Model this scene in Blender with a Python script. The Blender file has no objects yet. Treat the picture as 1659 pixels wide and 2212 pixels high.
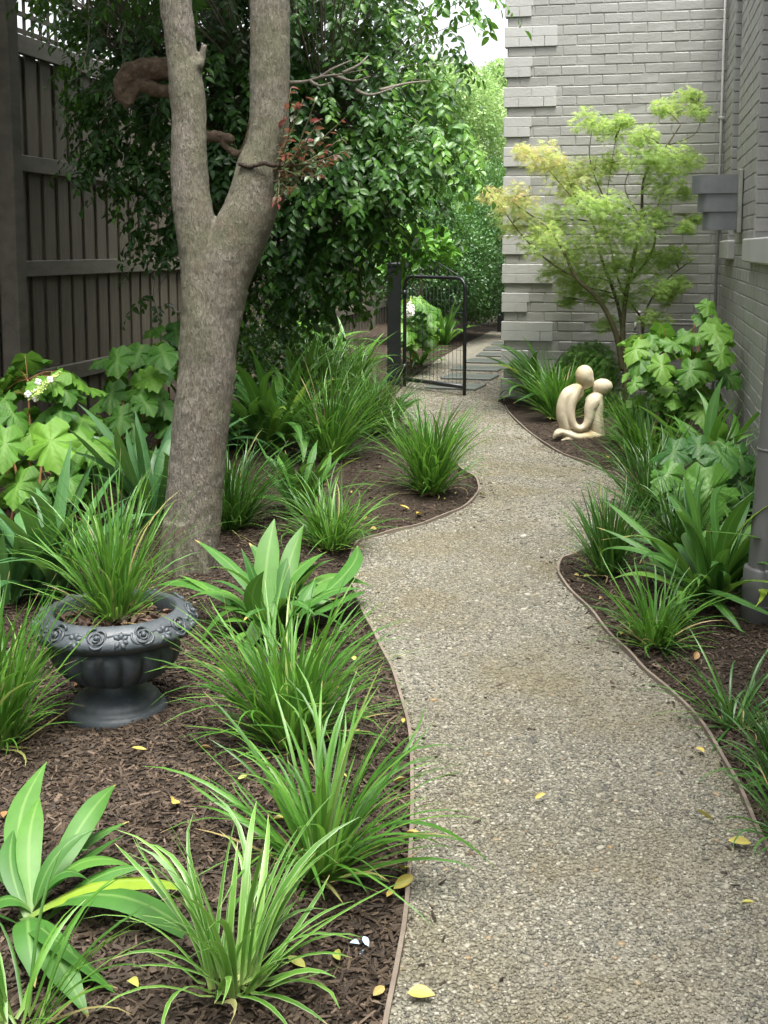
import bpy, math, random
import numpy as np
from mathutils import Vector
from mathutils.geometry import tessellate_polygon
R = np.random.default_rng(7)
random.seed(7)
S = bpy.context.scene
COL = S.collection
rad = math.radians

# ------------------------------------------------------------------ camera, sky, sun, exposure
CAM_H, PITCH, YAW, PW, PH, FPX = 1.33, 7.0, 12.021, 1659.0, 2212.0, 2580.0
CYP = 851.784                    # the lens is shifted: its axis meets the picture here
cam = bpy.data.cameras.new('camera'); camo = bpy.data.objects.new('camera', cam); COL.objects.link(camo)
camo.location = (0, 0, CAM_H); camo.rotation_euler = (rad(90 - PITCH), 0, rad(YAW))
cam.sensor_fit = 'VERTICAL'; cam.sensor_height = 36; cam.lens = 36 * FPX / PH
cam.shift_y = (CYP - PH / 2) / PH; cam.clip_start = .05; cam.clip_end = 500
S.camera = camo
SUN_EL, SUN_AZ = 74, 140          # elevation, compass turn of the sun from +Y towards +X
w = bpy.data.worlds.new('World'); S.world = w; w.use_nodes = True
nt = w.node_tree; bg = nt.nodes['Background']
sky = nt.nodes.new('ShaderNodeTexSky'); sky.sky_type = 'NISHITA'; sky.sun_disc = False
sky.sun_elevation = rad(SUN_EL); sky.sun_rotation = rad(SUN_AZ); sky.dust_density = 6; sky.air_density = 1.0
hs = nt.nodes.new('ShaderNodeHueSaturation'); hs.inputs['Saturation'].default_value = .22
nt.links.new(sky.outputs[0], hs.inputs['Color']); nt.links.new(hs.outputs[0], bg.inputs['Color'])
bg.inputs['Strength'].default_value = .12
sl = bpy.data.lights.new('sun', 'SUN'); slo = bpy.data.objects.new('sun', sl); COL.objects.link(slo)
sl.energy = 1.5; sl.angle = rad(32); sl.color = (1, .97, .92)
slo.rotation_euler = (rad(90 - SUN_EL), 0, rad(180 - SUN_AZ))
S.view_settings.view_transform = 'Standard'; S.view_settings.look = 'None'
S.view_settings.exposure = 2.06; S.view_settings.gamma = 1
S.cycles.max_bounces = 7; S.cycles.diffuse_bounces = 4; S.cycles.glossy_bounces = 3
S.cycles.transmission_bounces = 4; S.cycles.use_denoising = True
S.cycles.sample_clamp_indirect = 6

# ------------------------------------------------------------------ photograph pixel -> place on the ground / on a plane
_p, _y = rad(PITCH), rad(YAW)
FW = np.array([-math.sin(_y) * math.cos(_p), math.cos(_y) * math.cos(_p), -math.sin(_p)])
RT = np.array([math.cos(_y), math.sin(_y), 0.]); UP = np.cross(RT, FW); CC = np.array([0, 0, CAM_H])
def ray(x, y): return FW * FPX + RT * (x - PW / 2) - UP * (y - CYP)
def at(x, y, z=0.): d = ray(x, y); return CC + d * ((z - CAM_H) / d[2])
def atX(x, y, X): d = ray(x, y); return CC + d * (X / d[0])
def atY(x, y, Y): d = ray(x, y); return CC + d * (Y / d[1])
def atD(x, y, D): return CC + ray(x, y) / FPX * D
A3 = lambda *a: np.array(a, float)
def nrm(v): v = np.asarray(v, float); return v / np.maximum(np.linalg.norm(v, axis=-1, keepdims=True), 1e-9)

# ------------------------------------------------------------------ materials
def newmat(name):
    m = bpy.data.materials.new(name); m.use_nodes = True
    n = m.node_tree.nodes; return m, m.node_tree, n, m.node_tree.links, n['Principled BSDF']
def ramp(nt, stops):
    r = nt.nodes.new('ShaderNodeValToRGB'); e = r.color_ramp.elements
    while len(e) < len(stops): e.new(.5)
    for k, (p, c) in enumerate(stops): e[k].position = p; e[k].color = (*c, 1)
    return r
def noise(nt, scale, detail=4, rough=.6, vec=None, dist=0):
    t = nt.nodes.new('ShaderNodeTexNoise'); t.inputs['Scale'].default_value = scale
    t.inputs['Detail'].default_value = detail; t.inputs['Roughness'].default_value = rough; t.inputs['Distortion'].default_value = dist
    if vec is not None: nt.links.new(vec, t.inputs['Vector'])
    return t
def objvec(nt, scale=(1, 1, 1)):
    tc = nt.nodes.new('ShaderNodeTexCoord'); mp = nt.nodes.new('ShaderNodeMapping'); mp.inputs['Scale'].default_value = scale
    nt.links.new(tc.outputs['Object'], mp.inputs['Vector']); return mp.outputs[0]
def mixc(nt, fac, a, b, mode='MIX'):
    m = nt.nodes.new('ShaderNodeMix'); m.data_type = 'RGBA'; m.blend_type = mode
    for s, v in ((0, fac), (6, a), (7, b)):
        if hasattr(v, 'is_linked') or hasattr(v, 'links'): nt.links.new(v, m.inputs[s])
        elif s == 0: m.inputs[0].default_value = v
        else: m.inputs[s].default_value = (*v, 1)
    return m.outputs[2]
def math_(nt, op, a, b=None, c=None):
    m = nt.nodes.new('ShaderNodeMath'); m.operation = op
    for s, v in enumerate((a, b, c)):
        if v is None: continue
        if hasattr(v, 'links'): nt.links.new(v, m.inputs[s])
        else: m.inputs[s].default_value = v
    return m.outputs[0]
def maprange(nt, v, a, b, c=0., d=1.):
    m = nt.nodes.new('ShaderNodeMapRange'); nt.links.new(v, m.inputs[0])
    for k, q in enumerate((a, b, c, d)): m.inputs[k + 1].default_value = q
    return m.outputs[0]
def bump(nt, h, bsdf, dist=.004, strength=1.):
    b = nt.nodes.new('ShaderNodeBump'); b.inputs['Distance'].default_value = dist; b.inputs['Strength'].default_value = strength
    nt.links.new(h, b.inputs['Height']); nt.links.new(b.outputs[0], bsdf.inputs['Normal']); return b
def attr(nt, name):
    a = nt.nodes.new('ShaderNodeAttribute'); a.attribute_name = name; return a

def noisy_mat(name, stops, scale=8, rough=.7, vs=(1, 1, 1), bumpd=.003, bscale=None, stain=None, spec=.5, metal=0., detail=6):
    m, nt, n, l, b = newmat(name)
    v = objvec(nt, vs); t = noise(nt, scale, detail, .65, v)
    r = ramp(nt, stops); l.new(t.outputs['Fac'], r.inputs[0]); c = r.outputs[0]
    if stain:
        t2 = noise(nt, stain[1], 5, .6, v); c = mixc(nt, maprange(nt, t2.outputs['Fac'], stain[2], stain[3]), c, stain[0])
    l.new(c, b.inputs['Base Color']); b.inputs['Roughness'].default_value = rough
    b.inputs['Specular IOR Level'].default_value = spec; b.inputs['Metallic'].default_value = metal
    if bumpd:
        t3 = noise(nt, bscale or scale * 4, 5, .65, v); bump(nt, t3.outputs['Fac'], b, bumpd)
    return m

def leaf_mat(name, stops, rough=.38, trans=.28, vein=.25, tcol=None, tip=None, base=None, side=0., streak=0., spec=.5):
    """green by the leaf's own random value; pale midrib; browned tips; light through the blade"""
    m, nt, n, l, b = newmat(name)
    r = ramp(nt, stops); ra = attr(nt, 'rnd'); l.new(ra.outputs['Fac'], r.inputs[0]); c = r.outputs[0]
    uv = attr(nt, 'uvl'); sp = n.new('ShaderNodeSeparateXYZ'); l.new(uv.outputs['Vector'], sp.inputs[0])
    au = math_(nt, 'ABSOLUTE', sp.outputs[0]); v = sp.outputs[1]
    t = noise(nt, 26, 3, .6, objvec(nt)); c = mixc(nt, .45, c, mixc(nt, t.outputs['Fac'], (.35, .35, .35), (1.25, 1.25, 1.25)), 'MULTIPLY')
    if vein:
        k = maprange(nt, au, .03, .16, vein, 0); c = mixc(nt, k, c, (.35, .5, .16))
    if streak:
        k = maprange(nt, au, .55, .95, 0, streak); c = mixc(nt, k, c, (.5, .62, .3))
    h = None
    if side:
        s = math_(nt, 'FRACT', math_(nt, 'MULTIPLY', math_(nt, 'SUBTRACT', v, math_(nt, 'MULTIPLY', au, .55)), 9.))
        h = math_(nt, 'ABSOLUTE', math_(nt, 'SUBTRACT', s, .5))
        c = mixc(nt, maprange(nt, h, 0, .12, side, 0), c, (.3, .48, .12))
    if base: c = mixc(nt, maprange(nt, v, 0, .22, .9, 0), c, base)
    if tip:
        t2 = math_(nt, 'ADD', v, math_(nt, 'MULTIPLY', math_(nt, 'FRACT', math_(nt, 'MULTIPLY', ra.outputs['Fac'], 37.7)), .12))
        c = mixc(nt, maprange(nt, t2, 1.04, 1.08, 0, .9), c, tip)
    l.new(c, b.inputs['Base Color']); b.inputs['Roughness'].default_value = rough; b.inputs['Specular IOR Level'].default_value = spec
    if h is not None:
        bump(nt, h, b, .002, .8)
    tr = n.new('ShaderNodeBsdfTranslucent'); l.new(mixc(nt, .55, c, tcol or (.2, .42, .05)), tr.inputs[0])
    mx = n.new('ShaderNodeMixShader'); mx.inputs[0].default_value = trans
    l.new(b.outputs[0], mx.inputs[1]); l.new(tr.outputs[0], mx.inputs[2]); l.new(mx.outputs[0], n['Material Output'].inputs[0])
    return m

M = {}
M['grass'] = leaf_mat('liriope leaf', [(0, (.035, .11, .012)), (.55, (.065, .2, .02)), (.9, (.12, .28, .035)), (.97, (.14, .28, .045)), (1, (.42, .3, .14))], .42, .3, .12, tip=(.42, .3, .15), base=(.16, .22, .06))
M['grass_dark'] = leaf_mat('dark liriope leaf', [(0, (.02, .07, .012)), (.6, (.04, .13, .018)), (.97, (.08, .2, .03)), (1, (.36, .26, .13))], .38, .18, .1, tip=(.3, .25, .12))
M['grass_var'] = leaf_mat('pale edged liriope leaf', [(0, (.05, .15, .015)), (.6, (.085, .23, .025)), (.97, (.16, .32, .05)), (1, (.42, .32, .16))], .42, .25, .05, streak=.45, tip=(.4, .32, .16), base=(.25, .32, .1))
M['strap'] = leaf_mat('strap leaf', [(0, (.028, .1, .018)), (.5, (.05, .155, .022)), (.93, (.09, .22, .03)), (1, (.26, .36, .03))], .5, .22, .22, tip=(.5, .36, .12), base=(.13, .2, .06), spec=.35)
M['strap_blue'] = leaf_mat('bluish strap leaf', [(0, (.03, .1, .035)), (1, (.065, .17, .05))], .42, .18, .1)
M['strap_lit'] = leaf_mat('lit strap leaf', [(0, (.06, .2, .02)), (1, (.14, .34, .04))], .4, .3, .15)  # lighter copy of the strap leaf, lit look put into its colour
M['hyd'] = leaf_mat('oak leaf hydrangea leaf', [(0, (.035, .12, .017)), (.6, (.07, .2, .02)), (1, (.14, .31, .03))], .55, .3, .16, side=.14, spec=.35)
M['hyd_pale'] = leaf_mat('pale hydrangea leaf', [(0, (.06, .18, .02)), (.6, (.11, .27, .03)), (1, (.19, .38, .05))], .48, .3, .16, side=.14, spec=.45)
M['hyd_dark'] = leaf_mat('dark hydrangea leaf', [(0, (.03, .11, .025)), (.7, (.055, .17, .03)), (1, (.12, .3, .035))], .45, .22, .16, side=.13, spec=.4)
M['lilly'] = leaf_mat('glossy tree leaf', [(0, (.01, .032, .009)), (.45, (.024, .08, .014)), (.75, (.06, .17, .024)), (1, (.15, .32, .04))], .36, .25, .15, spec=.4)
M['red'] = leaf_mat('red shoot leaf', [(0, (.05, .11, .03)), (.45, (.06, .075, .03)), (.68, (.13, .045, .035)), (1, (.34, .07, .08))], .35, .3, .1, tcol=(.4, .1, .08))
M['maple'] = leaf_mat('maple leaf', [(0, (.25, .43, .1)), (.5, (.44, .58, .19)), (.78, (.58, .54, .24)), (1, (.6, .37, .23))], .5, .6, 0, tcol=(.62, .76, .2))
M['hedge'] = leaf_mat('hedge leaf', [(0, (.035, .1, .035)), (.6, (.08, .2, .055)), (1, (.2, .36, .12))], .4, .25, 0)
M['pale'] = leaf_mat('pale tree leaf', [(0, (.2, .37, .12)), (1, (.42, .56, .24))], .45, .4, 0, tcol=(.4, .6, .15))
M['fern'] = leaf_mat('feathery leaf', [(0, (.07, .19, .03)), (1, (.17, .34, .06))], .5, .3, 0)
M['canopy'] = M['lilly']
M['litter'] = leaf_mat('yellow fallen leaf', [(0, (.42, .3, .06)), (.45, (.5, .4, .09)), (.7, (.3, .33, .06)), (.85, (.4, .26, .11)), (1, (.25, .12, .05))], .5, .1, .3, tcol=(.5, .4, .1), tip=(.22, .12, .04))
M['white'] = noisy_mat('white petals', [(0, (.75, .77, .68)), (1, (.88, .88, .82))], 30, .6, bumpd=0)
M['bud'] = noisy_mat('green buds', [(0, (.25, .38, .08)), (1, (.5, .6, .2))], 60, .6, bumpd=0)
M['stem_red'] = noisy_mat('reddish stem', [(0, (.16, .07, .025)), (1, (.3, .16, .05))], 30, .6)
M['stem_grey'] = noisy_mat('grey twig', [(0, (.13, .11, .085)), (1, (.27, .24, .19))], 40, .8)
M['branch_brown'] = noisy_mat('bare brown branch', [(.3, (.045, .03, .018)), (.55, (.12, .082, .05)), (.75, (.2, .145, .095))], 26, .85, (1, 1, 1), .012, 60)
M['maple_bark'] = noisy_mat('maple bark', [(.3, (.06, .055, .025)), (.7, (.13, .12, .05))], 30, .7)
M['paint'] = noisy_mat('grey masonry paint', [(.25, (.27, .267, .245)), (.75, (.345, .342, .318))], 3.5, .55, (1, 1, 1), .0035, 60, stain=((.19, .186, .16), 1.7, .55, .85))
M['quoin'] = noisy_mat('paler grey masonry paint', [(.25, (.38, .38, .36)), (.75, (.46, .46, .435))], 3.5, .55, (1, 1, 1), .003, 60)
M['mortar'] = noisy_mat('painted joints', [(.3, (.26, .257, .237)), (.7, (.33, .327, .305))], 9, .7, (1, 1, 1), .004, 70)
M['fence'] = noisy_mat('dark stained palings', [(.25, (.062, .053, .036)), (.75, (.128, .113, .08))], 5, .7, (6, 6, .6), .002, 30)
M['fence_rail'] = noisy_mat('dark stained rail', [(.25, (.068, .062, .046)), (.75, (.14, .13, .1))], 6, .65, (2, .6, 2), .002, 30)
M['black'] = noisy_mat('black paint', [(0, (.009, .01, .011)), (1, (.018, .02, .021))], 10, .3, bumpd=.0006)
M['wire'] = noisy_mat('dark wire', [(0, (.03, .032, .033)), (1, (.06, .062, .065))], 10, .4, metal=.6, bumpd=0)
M['zinc'] = noisy_mat('dull zinc', [(.3, (.12, .13, .13)), (.7, (.16, .17, .168))], 12, .5, metal=.0, bumpd=.0004)
M['bracket'] = noisy_mat('weathered plate', [(.3, (.2, .21, .17)), (.7, (.32, .33, .28))], 12, .5, metal=.2, bumpd=.0006)
M['pipe'] = noisy_mat('grey pvc pipe', [(.3, (.1, .1, .095)), (.7, (.135, .135, .128))], 4, .42, bumpd=.0005)
M['pipe_lt'] = noisy_mat('pale pipe', [(.3, (.3, .3, .28)), (.7, (.4, .4, .38))], 6, .5, bumpd=0)
M['timber'] = noisy_mat('weathered edging timber', [(.25, (.11, .085, .062)), (.75, (.22, .18, .14))], 8, .8, (1, 1, 1), .002, 50)
M['slab'] = noisy_mat('wet grey paver', [(.3, (.075, .085, .075)), (.7, (.13, .14, .122))], 5, .38, bumpd=.0015, stain=((.09, .1, .09), 3, .5, .7))
M['stone'] = noisy_mat('sandstone', [(.25, (.47, .4, .265)), (.75, (.62, .55, .4))], 9, .7, bumpd=.003, bscale=75, stain=((.36, .28, .13), 6, .48, .72))
M['soil_pot'] = noisy_mat('potting soil', [(.3, (.03, .02, .013)), (.7, (.09, .06, .04))], 60, .9, bumpd=.01, bscale=90)

def bark_mat():
    m, nt, n, l, b = newmat('grey fissured bark')
    v = objvec(nt, (1, 1, .38)); a = noise(nt, 95, 7, .75, v, .9); v2 = objvec(nt); q = noise(nt, 3.2, 5, .6, v2)
    r = ramp(nt, [(.3, (.04, .034, .026)), (.43, (.105, .092, .071)), (.56, (.185, .167, .133)), (.72, (.33, .308, .26))]); l.new(a.outputs['Fac'], r.inputs[0])
    c = mixc(nt, maprange(nt, q.outputs['Fac'], .4, .62, 0, .85), r.outputs[0], mixc(nt, .55, r.outputs[0], (.075, .085, .028)))
    q2 = noise(nt, 7, 4, .6, v2); c = mixc(nt, maprange(nt, q2.outputs['Fac'], .58, .75, 0, .5), c, (.16, .1, .07))
    l.new(c, b.inputs['Base Color']); b.inputs['Roughness'].default_value = .8; b.inputs['Specular IOR Level'].default_value = .3
    bump(nt, a.outputs['Fac'], b, .02, 1.); return m
M['bark'] = bark_mat()
def mulch_mat():
    m, nt, n, l, b = newmat('bark mulch')
    v = objvec(nt); a = noise(nt, 55, 6, .75, v, 1.5); q = noise(nt, 2.2, 4, .6, v)
    r = ramp(nt, [(.3, (.012, .008, .005)), (.5, (.038, .025, .015)), (.7, (.075, .051, .033))]); l.new(a.outputs['Fac'], r.inputs[0])
    c = mixc(nt, maprange(nt, q.outputs['Fac'], .4, .7, 0, .5), r.outputs[0], (.06, .043, .028))
    l.new(c, b.inputs['Base Color']); b.inputs['Roughness'].default_value = .8; b.inputs['Specular IOR Level'].default_value = .3
    bump(nt, a.outputs['Fac'], b, .02); return m
M['mulch'] = mulch_mat()
def rnd_mat(name, stops, rough=.75, bumpd=0, spec=.4):
    m, nt, n, l, b = newmat(name); r = ramp(nt, stops); r.color_ramp.interpolation = 'LINEAR'
    l.new(attr(nt, 'rnd').outputs['Fac'], r.inputs[0]); b.inputs['Roughness'].default_value = rough; b.inputs['Specular IOR Level'].default_value = spec
    c = r.outputs[0]
    q = noise(nt, 1.9, 5, .65, objvec(nt)); c = mixc(nt, maprange(nt, q.outputs['Fac'], .44, .66, 0, .65), c, mixc(nt, .7, c, PATCH[name]))
    l.new(c, b.inputs['Base Color'])
    return m
PATCH = {'gravel stone': (.15, .12, .055), 'bark chip': (.045, .033, .021)}
M['pebble'] = rnd_mat('gravel stone', [(0, (.08, .078, .068)), (.2, (.14, .134, .106)), (.55, (.194, .183, .136)), (.85, (.26, .247, .19)), (.97, (.4, .385, .315)), (1, (.27, .19, .1))], .7)
M['chip'] = rnd_mat('bark chip', [(0, (.018, .011, .007)), (.5, (.04, .026, .015)), (.88, (.068, .045, .027)), (1, (.14, .1, .068))], .75)
def gravel_mat():
    m, nt, n, l, b = newmat('fine gravel')
    v = objvec(nt)
    vo = n.new('ShaderNodeTexVoronoi'); vo.inputs['Scale'].default_value = 190; l.new(v, vo.inputs['Vector'])
    sp = n.new('ShaderNodeSeparateColor'); l.new(vo.outputs['Color'], sp.inputs[0])
    r = ramp(nt, [(0, (.08, .074, .058)), (.3, (.14, .13, .099)), (.65, (.194, .182, .135)), (.9, (.26, .246, .19)), (1, (.36, .345, .28))]); l.new(sp.outputs[0], r.inputs[0])
    q = noise(nt, 1.9, 5, .65, v); c = mixc(nt, maprange(nt, q.outputs['Fac'], .44, .66, 0, .65), r.outputs[0], (.16, .138, .075))
    q2 = noise(nt, .8, 3, .6, v); c = mixc(nt, maprange(nt, q2.outputs['Fac'], .45, .7, 0, .35), c, (.4, .37, .3))
    l.new(c, b.inputs['Base Color']); b.inputs['Roughness'].default_value = .75
    h = math_(nt, 'MULTIPLY', vo.outputs['Distance'], -1.); bump(nt, h, b, .006); return m
M['gravel'] = gravel_mat()
def urn_mat():
    m, nt, n, l, b = newmat('dark cast stone')
    v = objvec(nt); a = noise(nt, 9, 5, .6, v)
    r = ramp(nt, [(.3, (.03, .039, .046)), (.7, (.066, .077, .085))]); l.new(a.outputs['Fac'], r.inputs[0])
    g = noise(nt, 70, 4, .6, v); c = mixc(nt, maprange(nt, g.outputs['Fac'], .55, .75, 0, .35), r.outputs[0], (.17, .165, .15)); g2 = noise(nt, 16, 5, .7, v); c = mixc(nt, maprange(nt, g2.outputs['Fac'], .56, .72, 0, .4), c, (.1, .095, .08))
    l.new(c, b.inputs['Base Color']); b.inputs['Roughness'].default_value = .5
    bump(nt, g.outputs['Fac'], b, .0012); return m
M['urn'] = urn_mat()

# ------------------------------------------------------------------ mesh builder
class MB:
    def __init__(s): s.V = []; s.Q = []; s.T = []; s.UV = []; s.RN = []; s.n = 0
    def add(s, V, Q=None, T=None, uv=None, rn=None):
        V = np.asarray(V, float).reshape(-1, 3); k = len(V)
        s.V.append(V)
        if Q is not None and len(Q): s.Q.append(np.asarray(Q, int).reshape(-1, 4) + s.n)
        if T is not None and len(T): s.T.append(np.asarray(T, int).reshape(-1, 3) + s.n)
        s.UV.append(np.zeros((k, 3)) if uv is None else np.asarray(uv, float).reshape(-1, 3))
        s.RN.append(np.full(k, .5) if rn is None else np.broadcast_to(np.asarray(rn, float), (k,)).copy())
        s.n += k; return s
    def build(s, name, mat, parent=None, smooth=True, loc=None):
        V = np.concatenate(s.V)
        if loc is not None: V = V - np.asarray(loc)
        Q = np.concatenate(s.Q) if s.Q else np.zeros((0, 4), int); T = np.concatenate(s.T) if s.T else np.zeros((0, 3), int)
        me = bpy.data.meshes.new(name); me.vertices.add(len(V)); me.vertices.foreach_set('co', V.astype(np.float32).ravel())
        li = np.concatenate([Q.ravel(), T.ravel()]).astype(np.int32)
        me.loops.add(len(li)); me.loops.foreach_set('vertex_index', li)
        me.polygons.add(len(Q) + len(T))
        st = np.concatenate([np.arange(len(Q)) * 4, len(Q) * 4 + np.arange(len(T)) * 3]).astype(np.int32)
        me.polygons.foreach_set('loop_start', st)
        me.polygons.foreach_set('use_smooth', np.full(len(Q) + len(T), smooth))
        a = me.attributes.new('rnd', 'FLOAT', 'POINT'); a.data.foreach_set('value', np.concatenate(s.RN).astype(np.float32))
        a = me.attributes.new('uvl', 'FLOAT_VECTOR', 'POINT'); a.data.foreach_set('vector', np.concatenate(s.UV).astype(np.float32).ravel())
        me.update(calc_edges=True); me.validate()
        me.materials.append(M[mat] if isinstance(mat, str) else mat)
        o = bpy.data.objects.new(name, me); COL.objects.link(o)
        if loc is not None: o.location = loc
        if parent is not None:
            o.parent = parent
            if loc is None: o.location = -np.array(parent.location)
            else: o.location = np.asarray(loc) - np.array(parent.location)
        return o
    # ---- shapes
    def box(s, c, size, rz=0., rn=None, tilt=None):
        x, y, z = np.asarray(size) / 2.
        v = np.array([[-x, -y, -z], [x, -y, -z], [x, y, -z], [-x, y, -z], [-x, -y, z], [x, -y, z], [x, y, z], [-x, y, z]])
        if tilt is not None: v = v @ np.asarray(tilt).T
        ca, sa = math.cos(rz), math.sin(rz); v = v @ np.array([[ca, sa, 0], [-sa, ca, 0], [0, 0, 1]])
        return s.add(v + np.asarray(c), [[0, 3, 2, 1], [4, 5, 6, 7], [0, 1, 5, 4], [1, 2, 6, 5], [2, 3, 7, 6], [3, 0, 4, 7]], rn=rn)
    def bbox(s, c, size, b=.004, rz=0.):                        # chamfered box
        x, y, z = np.asarray(size) / 2.; V = []
        for sx in (-1, 1):
            for sy in (-1, 1):
                for sz in (-1, 1):
                    V += [(sx * x, sy * (y - b), sz * (z - b)), (sx * (x - b), sy * y, sz * (z - b)), (sx * (x - b), sy * (y - b), sz * z)]
        V = np.array(V); k = lambda a, b_, c_, t: ((a * 2 + b_) * 2 + c_) * 3 + t
        Q = [[k(1, 0, 0, 0), k(1, 1, 0, 0), k(1, 1, 1, 0), k(1, 0, 1, 0)], [k(0, 1, 0, 0), k(0, 0, 0, 0), k(0, 0, 1, 0), k(0, 1, 1, 0)],
             [k(0, 0, 0, 1), k(1, 0, 0, 1), k(1, 0, 1, 1), k(0, 0, 1, 1)], [k(1, 1, 0, 1), k(0, 1, 0, 1), k(0, 1, 1, 1), k(1, 1, 1, 1)],
             [k(0, 0, 1, 2), k(1, 0, 1, 2), k(1, 1, 1, 2), k(0, 1, 1, 2)], [k(0, 1, 0, 2), k(1, 1, 0, 2), k(1, 0, 0, 2), k(0, 0, 0, 2)]]
        for a in (0, 1):
            for c_ in (0, 1):
                Q += [[k(a, 0, c_, 0), k(a, 0, c_, 1), k(1 - a, 0, c_, 1), k(1 - a, 0, c_, 0)][:0] or [k(a, c_, 0, 0), k(a, c_, 1, 0), k(a, c_, 1, 1), k(a, c_, 0, 1)],
                      [k(a, 0, c_, 0), k(a, 1, c_, 0), k(a, 1, c_, 2), k(a, 0, c_, 2)], [k(0, a, c_, 1), k(1, a, c_, 1), k(1, a, c_, 2), k(0, a, c_, 2)]]
        T = [[k(a, b_, c_, 0), k(a, b_, c_, 1), k(a, b_, c_, 2)] for a in (0, 1) for b_ in (0, 1) for c_ in (0, 1)]
        ca, sa = math.cos(rz), math.sin(rz); V = V @ np.array([[ca, sa, 0], [-sa, ca, 0], [0, 0, 1]])
        return s.add(V + np.asarray(c), Q, T)
    def tube(s, pts, r, seg=10, rn=None, cap=True):
        P = np.asarray(pts, float); n = len(P); r = np.broadcast_to(np.asarray(r, float), (n,))
        tan = nrm(np.gradient(P, axis=0)); ref = A3(0, 0, 1) if abs(tan[0, 2]) < .8 else A3(1, 0, 0)
        a = np.empty_like(P); v = nrm(np.cross(tan[0], ref))
        for i in range(n): v = nrm(v - tan[i] * np.dot(v, tan[i])); a[i] = v
        b = np.cross(tan, a)
        th = np.arange(seg) * 2 * math.pi / seg
        V = (P[:, None] + r[:, None, None] * (np.cos(th)[None, :, None] * a[:, None] + np.sin(th)[None, :, None] * b[:, None])).reshape(-1, 3)
        i, j = np.meshgrid(np.arange(n - 1), np.arange(seg), indexing='ij'); j2 = (j + 1) % seg
        Q = np.stack([i * seg + j, i * seg + j2, (i + 1) * seg + j2, (i + 1) * seg + j], -1).reshape(-1, 4); T = []
        if cap:
            V = np.concatenate([V, P[:1], P[-1:]]); e = n * seg
            T = [[e, (k + 1) % seg, k] for k in range(seg)] + [[e + 1, (n - 1) * seg + k, (n - 1) * seg + (k + 1) % seg] for k in range(seg)]
        return s.add(V, Q, T, rn=rn)
    def lathe(s, prof, c, seg=48, mod=None):
        P = np.asarray(prof, float); n = len(P); th = np.arange(seg) * 2 * math.pi / seg
        rr = np.repeat(P[:, :1], seg, 1)
        if mod is not None: rr = rr * mod(th, P[:, 1])
        V = np.stack([rr * np.cos(th), rr * np.sin(th), np.repeat(P[:, 1:2], seg, 1)], -1).reshape(-1, 3) + np.asarray(c)
        i, j = np.meshgrid(np.arange(n - 1), np.arange(seg), indexing='ij'); j2 = (j + 1) % seg
        return s.add(V, np.stack([i * seg + j, i * seg + j2, (i + 1) * seg + j2, (i + 1) * seg + j], -1).reshape(-1, 4))
    def ball(s, c, r, seg=14, rings=9, R3=None, rn=None):
        ph = np.linspace(0, math.pi, rings + 1); th = np.arange(seg) * 2 * math.pi / seg
        V = np.stack([np.sin(ph)[:, None] * np.cos(th), np.sin(ph)[:, None] * np.sin(th), np.repeat(np.cos(ph)[:, None], seg, 1)], -1).reshape(-1, 3) * np.asarray(r)
        if R3 is not None: V = V @ np.asarray(R3).T
        i, j = np.meshgrid(np.arange(rings), np.arange(seg), indexing='ij'); j2 = (j + 1) % seg
        return s.add(V + np.asarray(c), np.stack([i * seg + j, (i + 1) * seg + j, (i + 1) * seg + j2, i * seg + j2], -1).reshape(-1, 4), rn=rn)
    def ribbon(s, C, Wd, side, fold=.15, rn=None):
        """C (N,S,3) centre lines, Wd (N,S) half widths, side (N,S,3) unit sideways"""
        N, Sg = C.shape[:2]; tan = nrm(np.gradient(C, axis=1)); up = nrm(np.cross(side, tan))
        Lf = C - side * Wd[..., None] + up * (Wd * fold)[..., None]; Rg = C + side * Wd[..., None] + up * (Wd * fold)[..., None]
        V = np.stack([Lf, C, Rg], 2).reshape(-1, 3)
        u = np.broadcast_to(A3(-1, 0, 1), (N, Sg, 3)); vv = np.broadcast_to(np.linspace(0, 1, Sg)[None, :, None], (N, Sg, 3))
        uv = np.stack([u, vv, np.zeros_like(u)], -1).reshape(-1, 3)
        n_, i_, k_ = np.meshgrid(np.arange(N), np.arange(Sg - 1), np.arange(2), indexing='ij')
        b = (n_ * Sg + i_) * 3 + k_
        Q = np.stack([b, b + 1, b + 4, b + 3], -1).reshape(-1, 4)
        if rn is None: rn = R.random(N)
        return s.add(V, Q, uv=uv, rn=np.repeat(rn, Sg * 3))
    def scatter(s, tmpl, pos, ax, nn, size, rn, stretch=None):
        """leaf template on x (along ax) / y (across) / z (normal)"""
        tv, tq, tt, tuv = tmpl; N = len(pos); ax = nrm(ax); y = nrm(np.cross(nn, ax)); z = np.cross(ax, y)
        sz = np.broadcast_to(np.asarray(size, float), (N,)); sy = sz if stretch is None else sz * stretch
        V = pos[:, None] + tv[None, :, 0:1] * ax[:, None] * sz[:, None, None] + tv[None, :, 1:2] * y[:, None] * sy[:, None, None] + tv[None, :, 2:3] * z[:, None] * sz[:, None, None]
        k = len(tv); off = (np.arange(N) * k)[:, None, None]
        Q = (tq[None] + off).reshape(-1, 4) if len(tq) else None; T = (tt[None] + off).reshape(-1, 3) if len(tt) else None
        return s.add(V, Q, T, np.tile(tuv, (N, 1)), np.repeat(np.broadcast_to(rn, (N,)), k))

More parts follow.
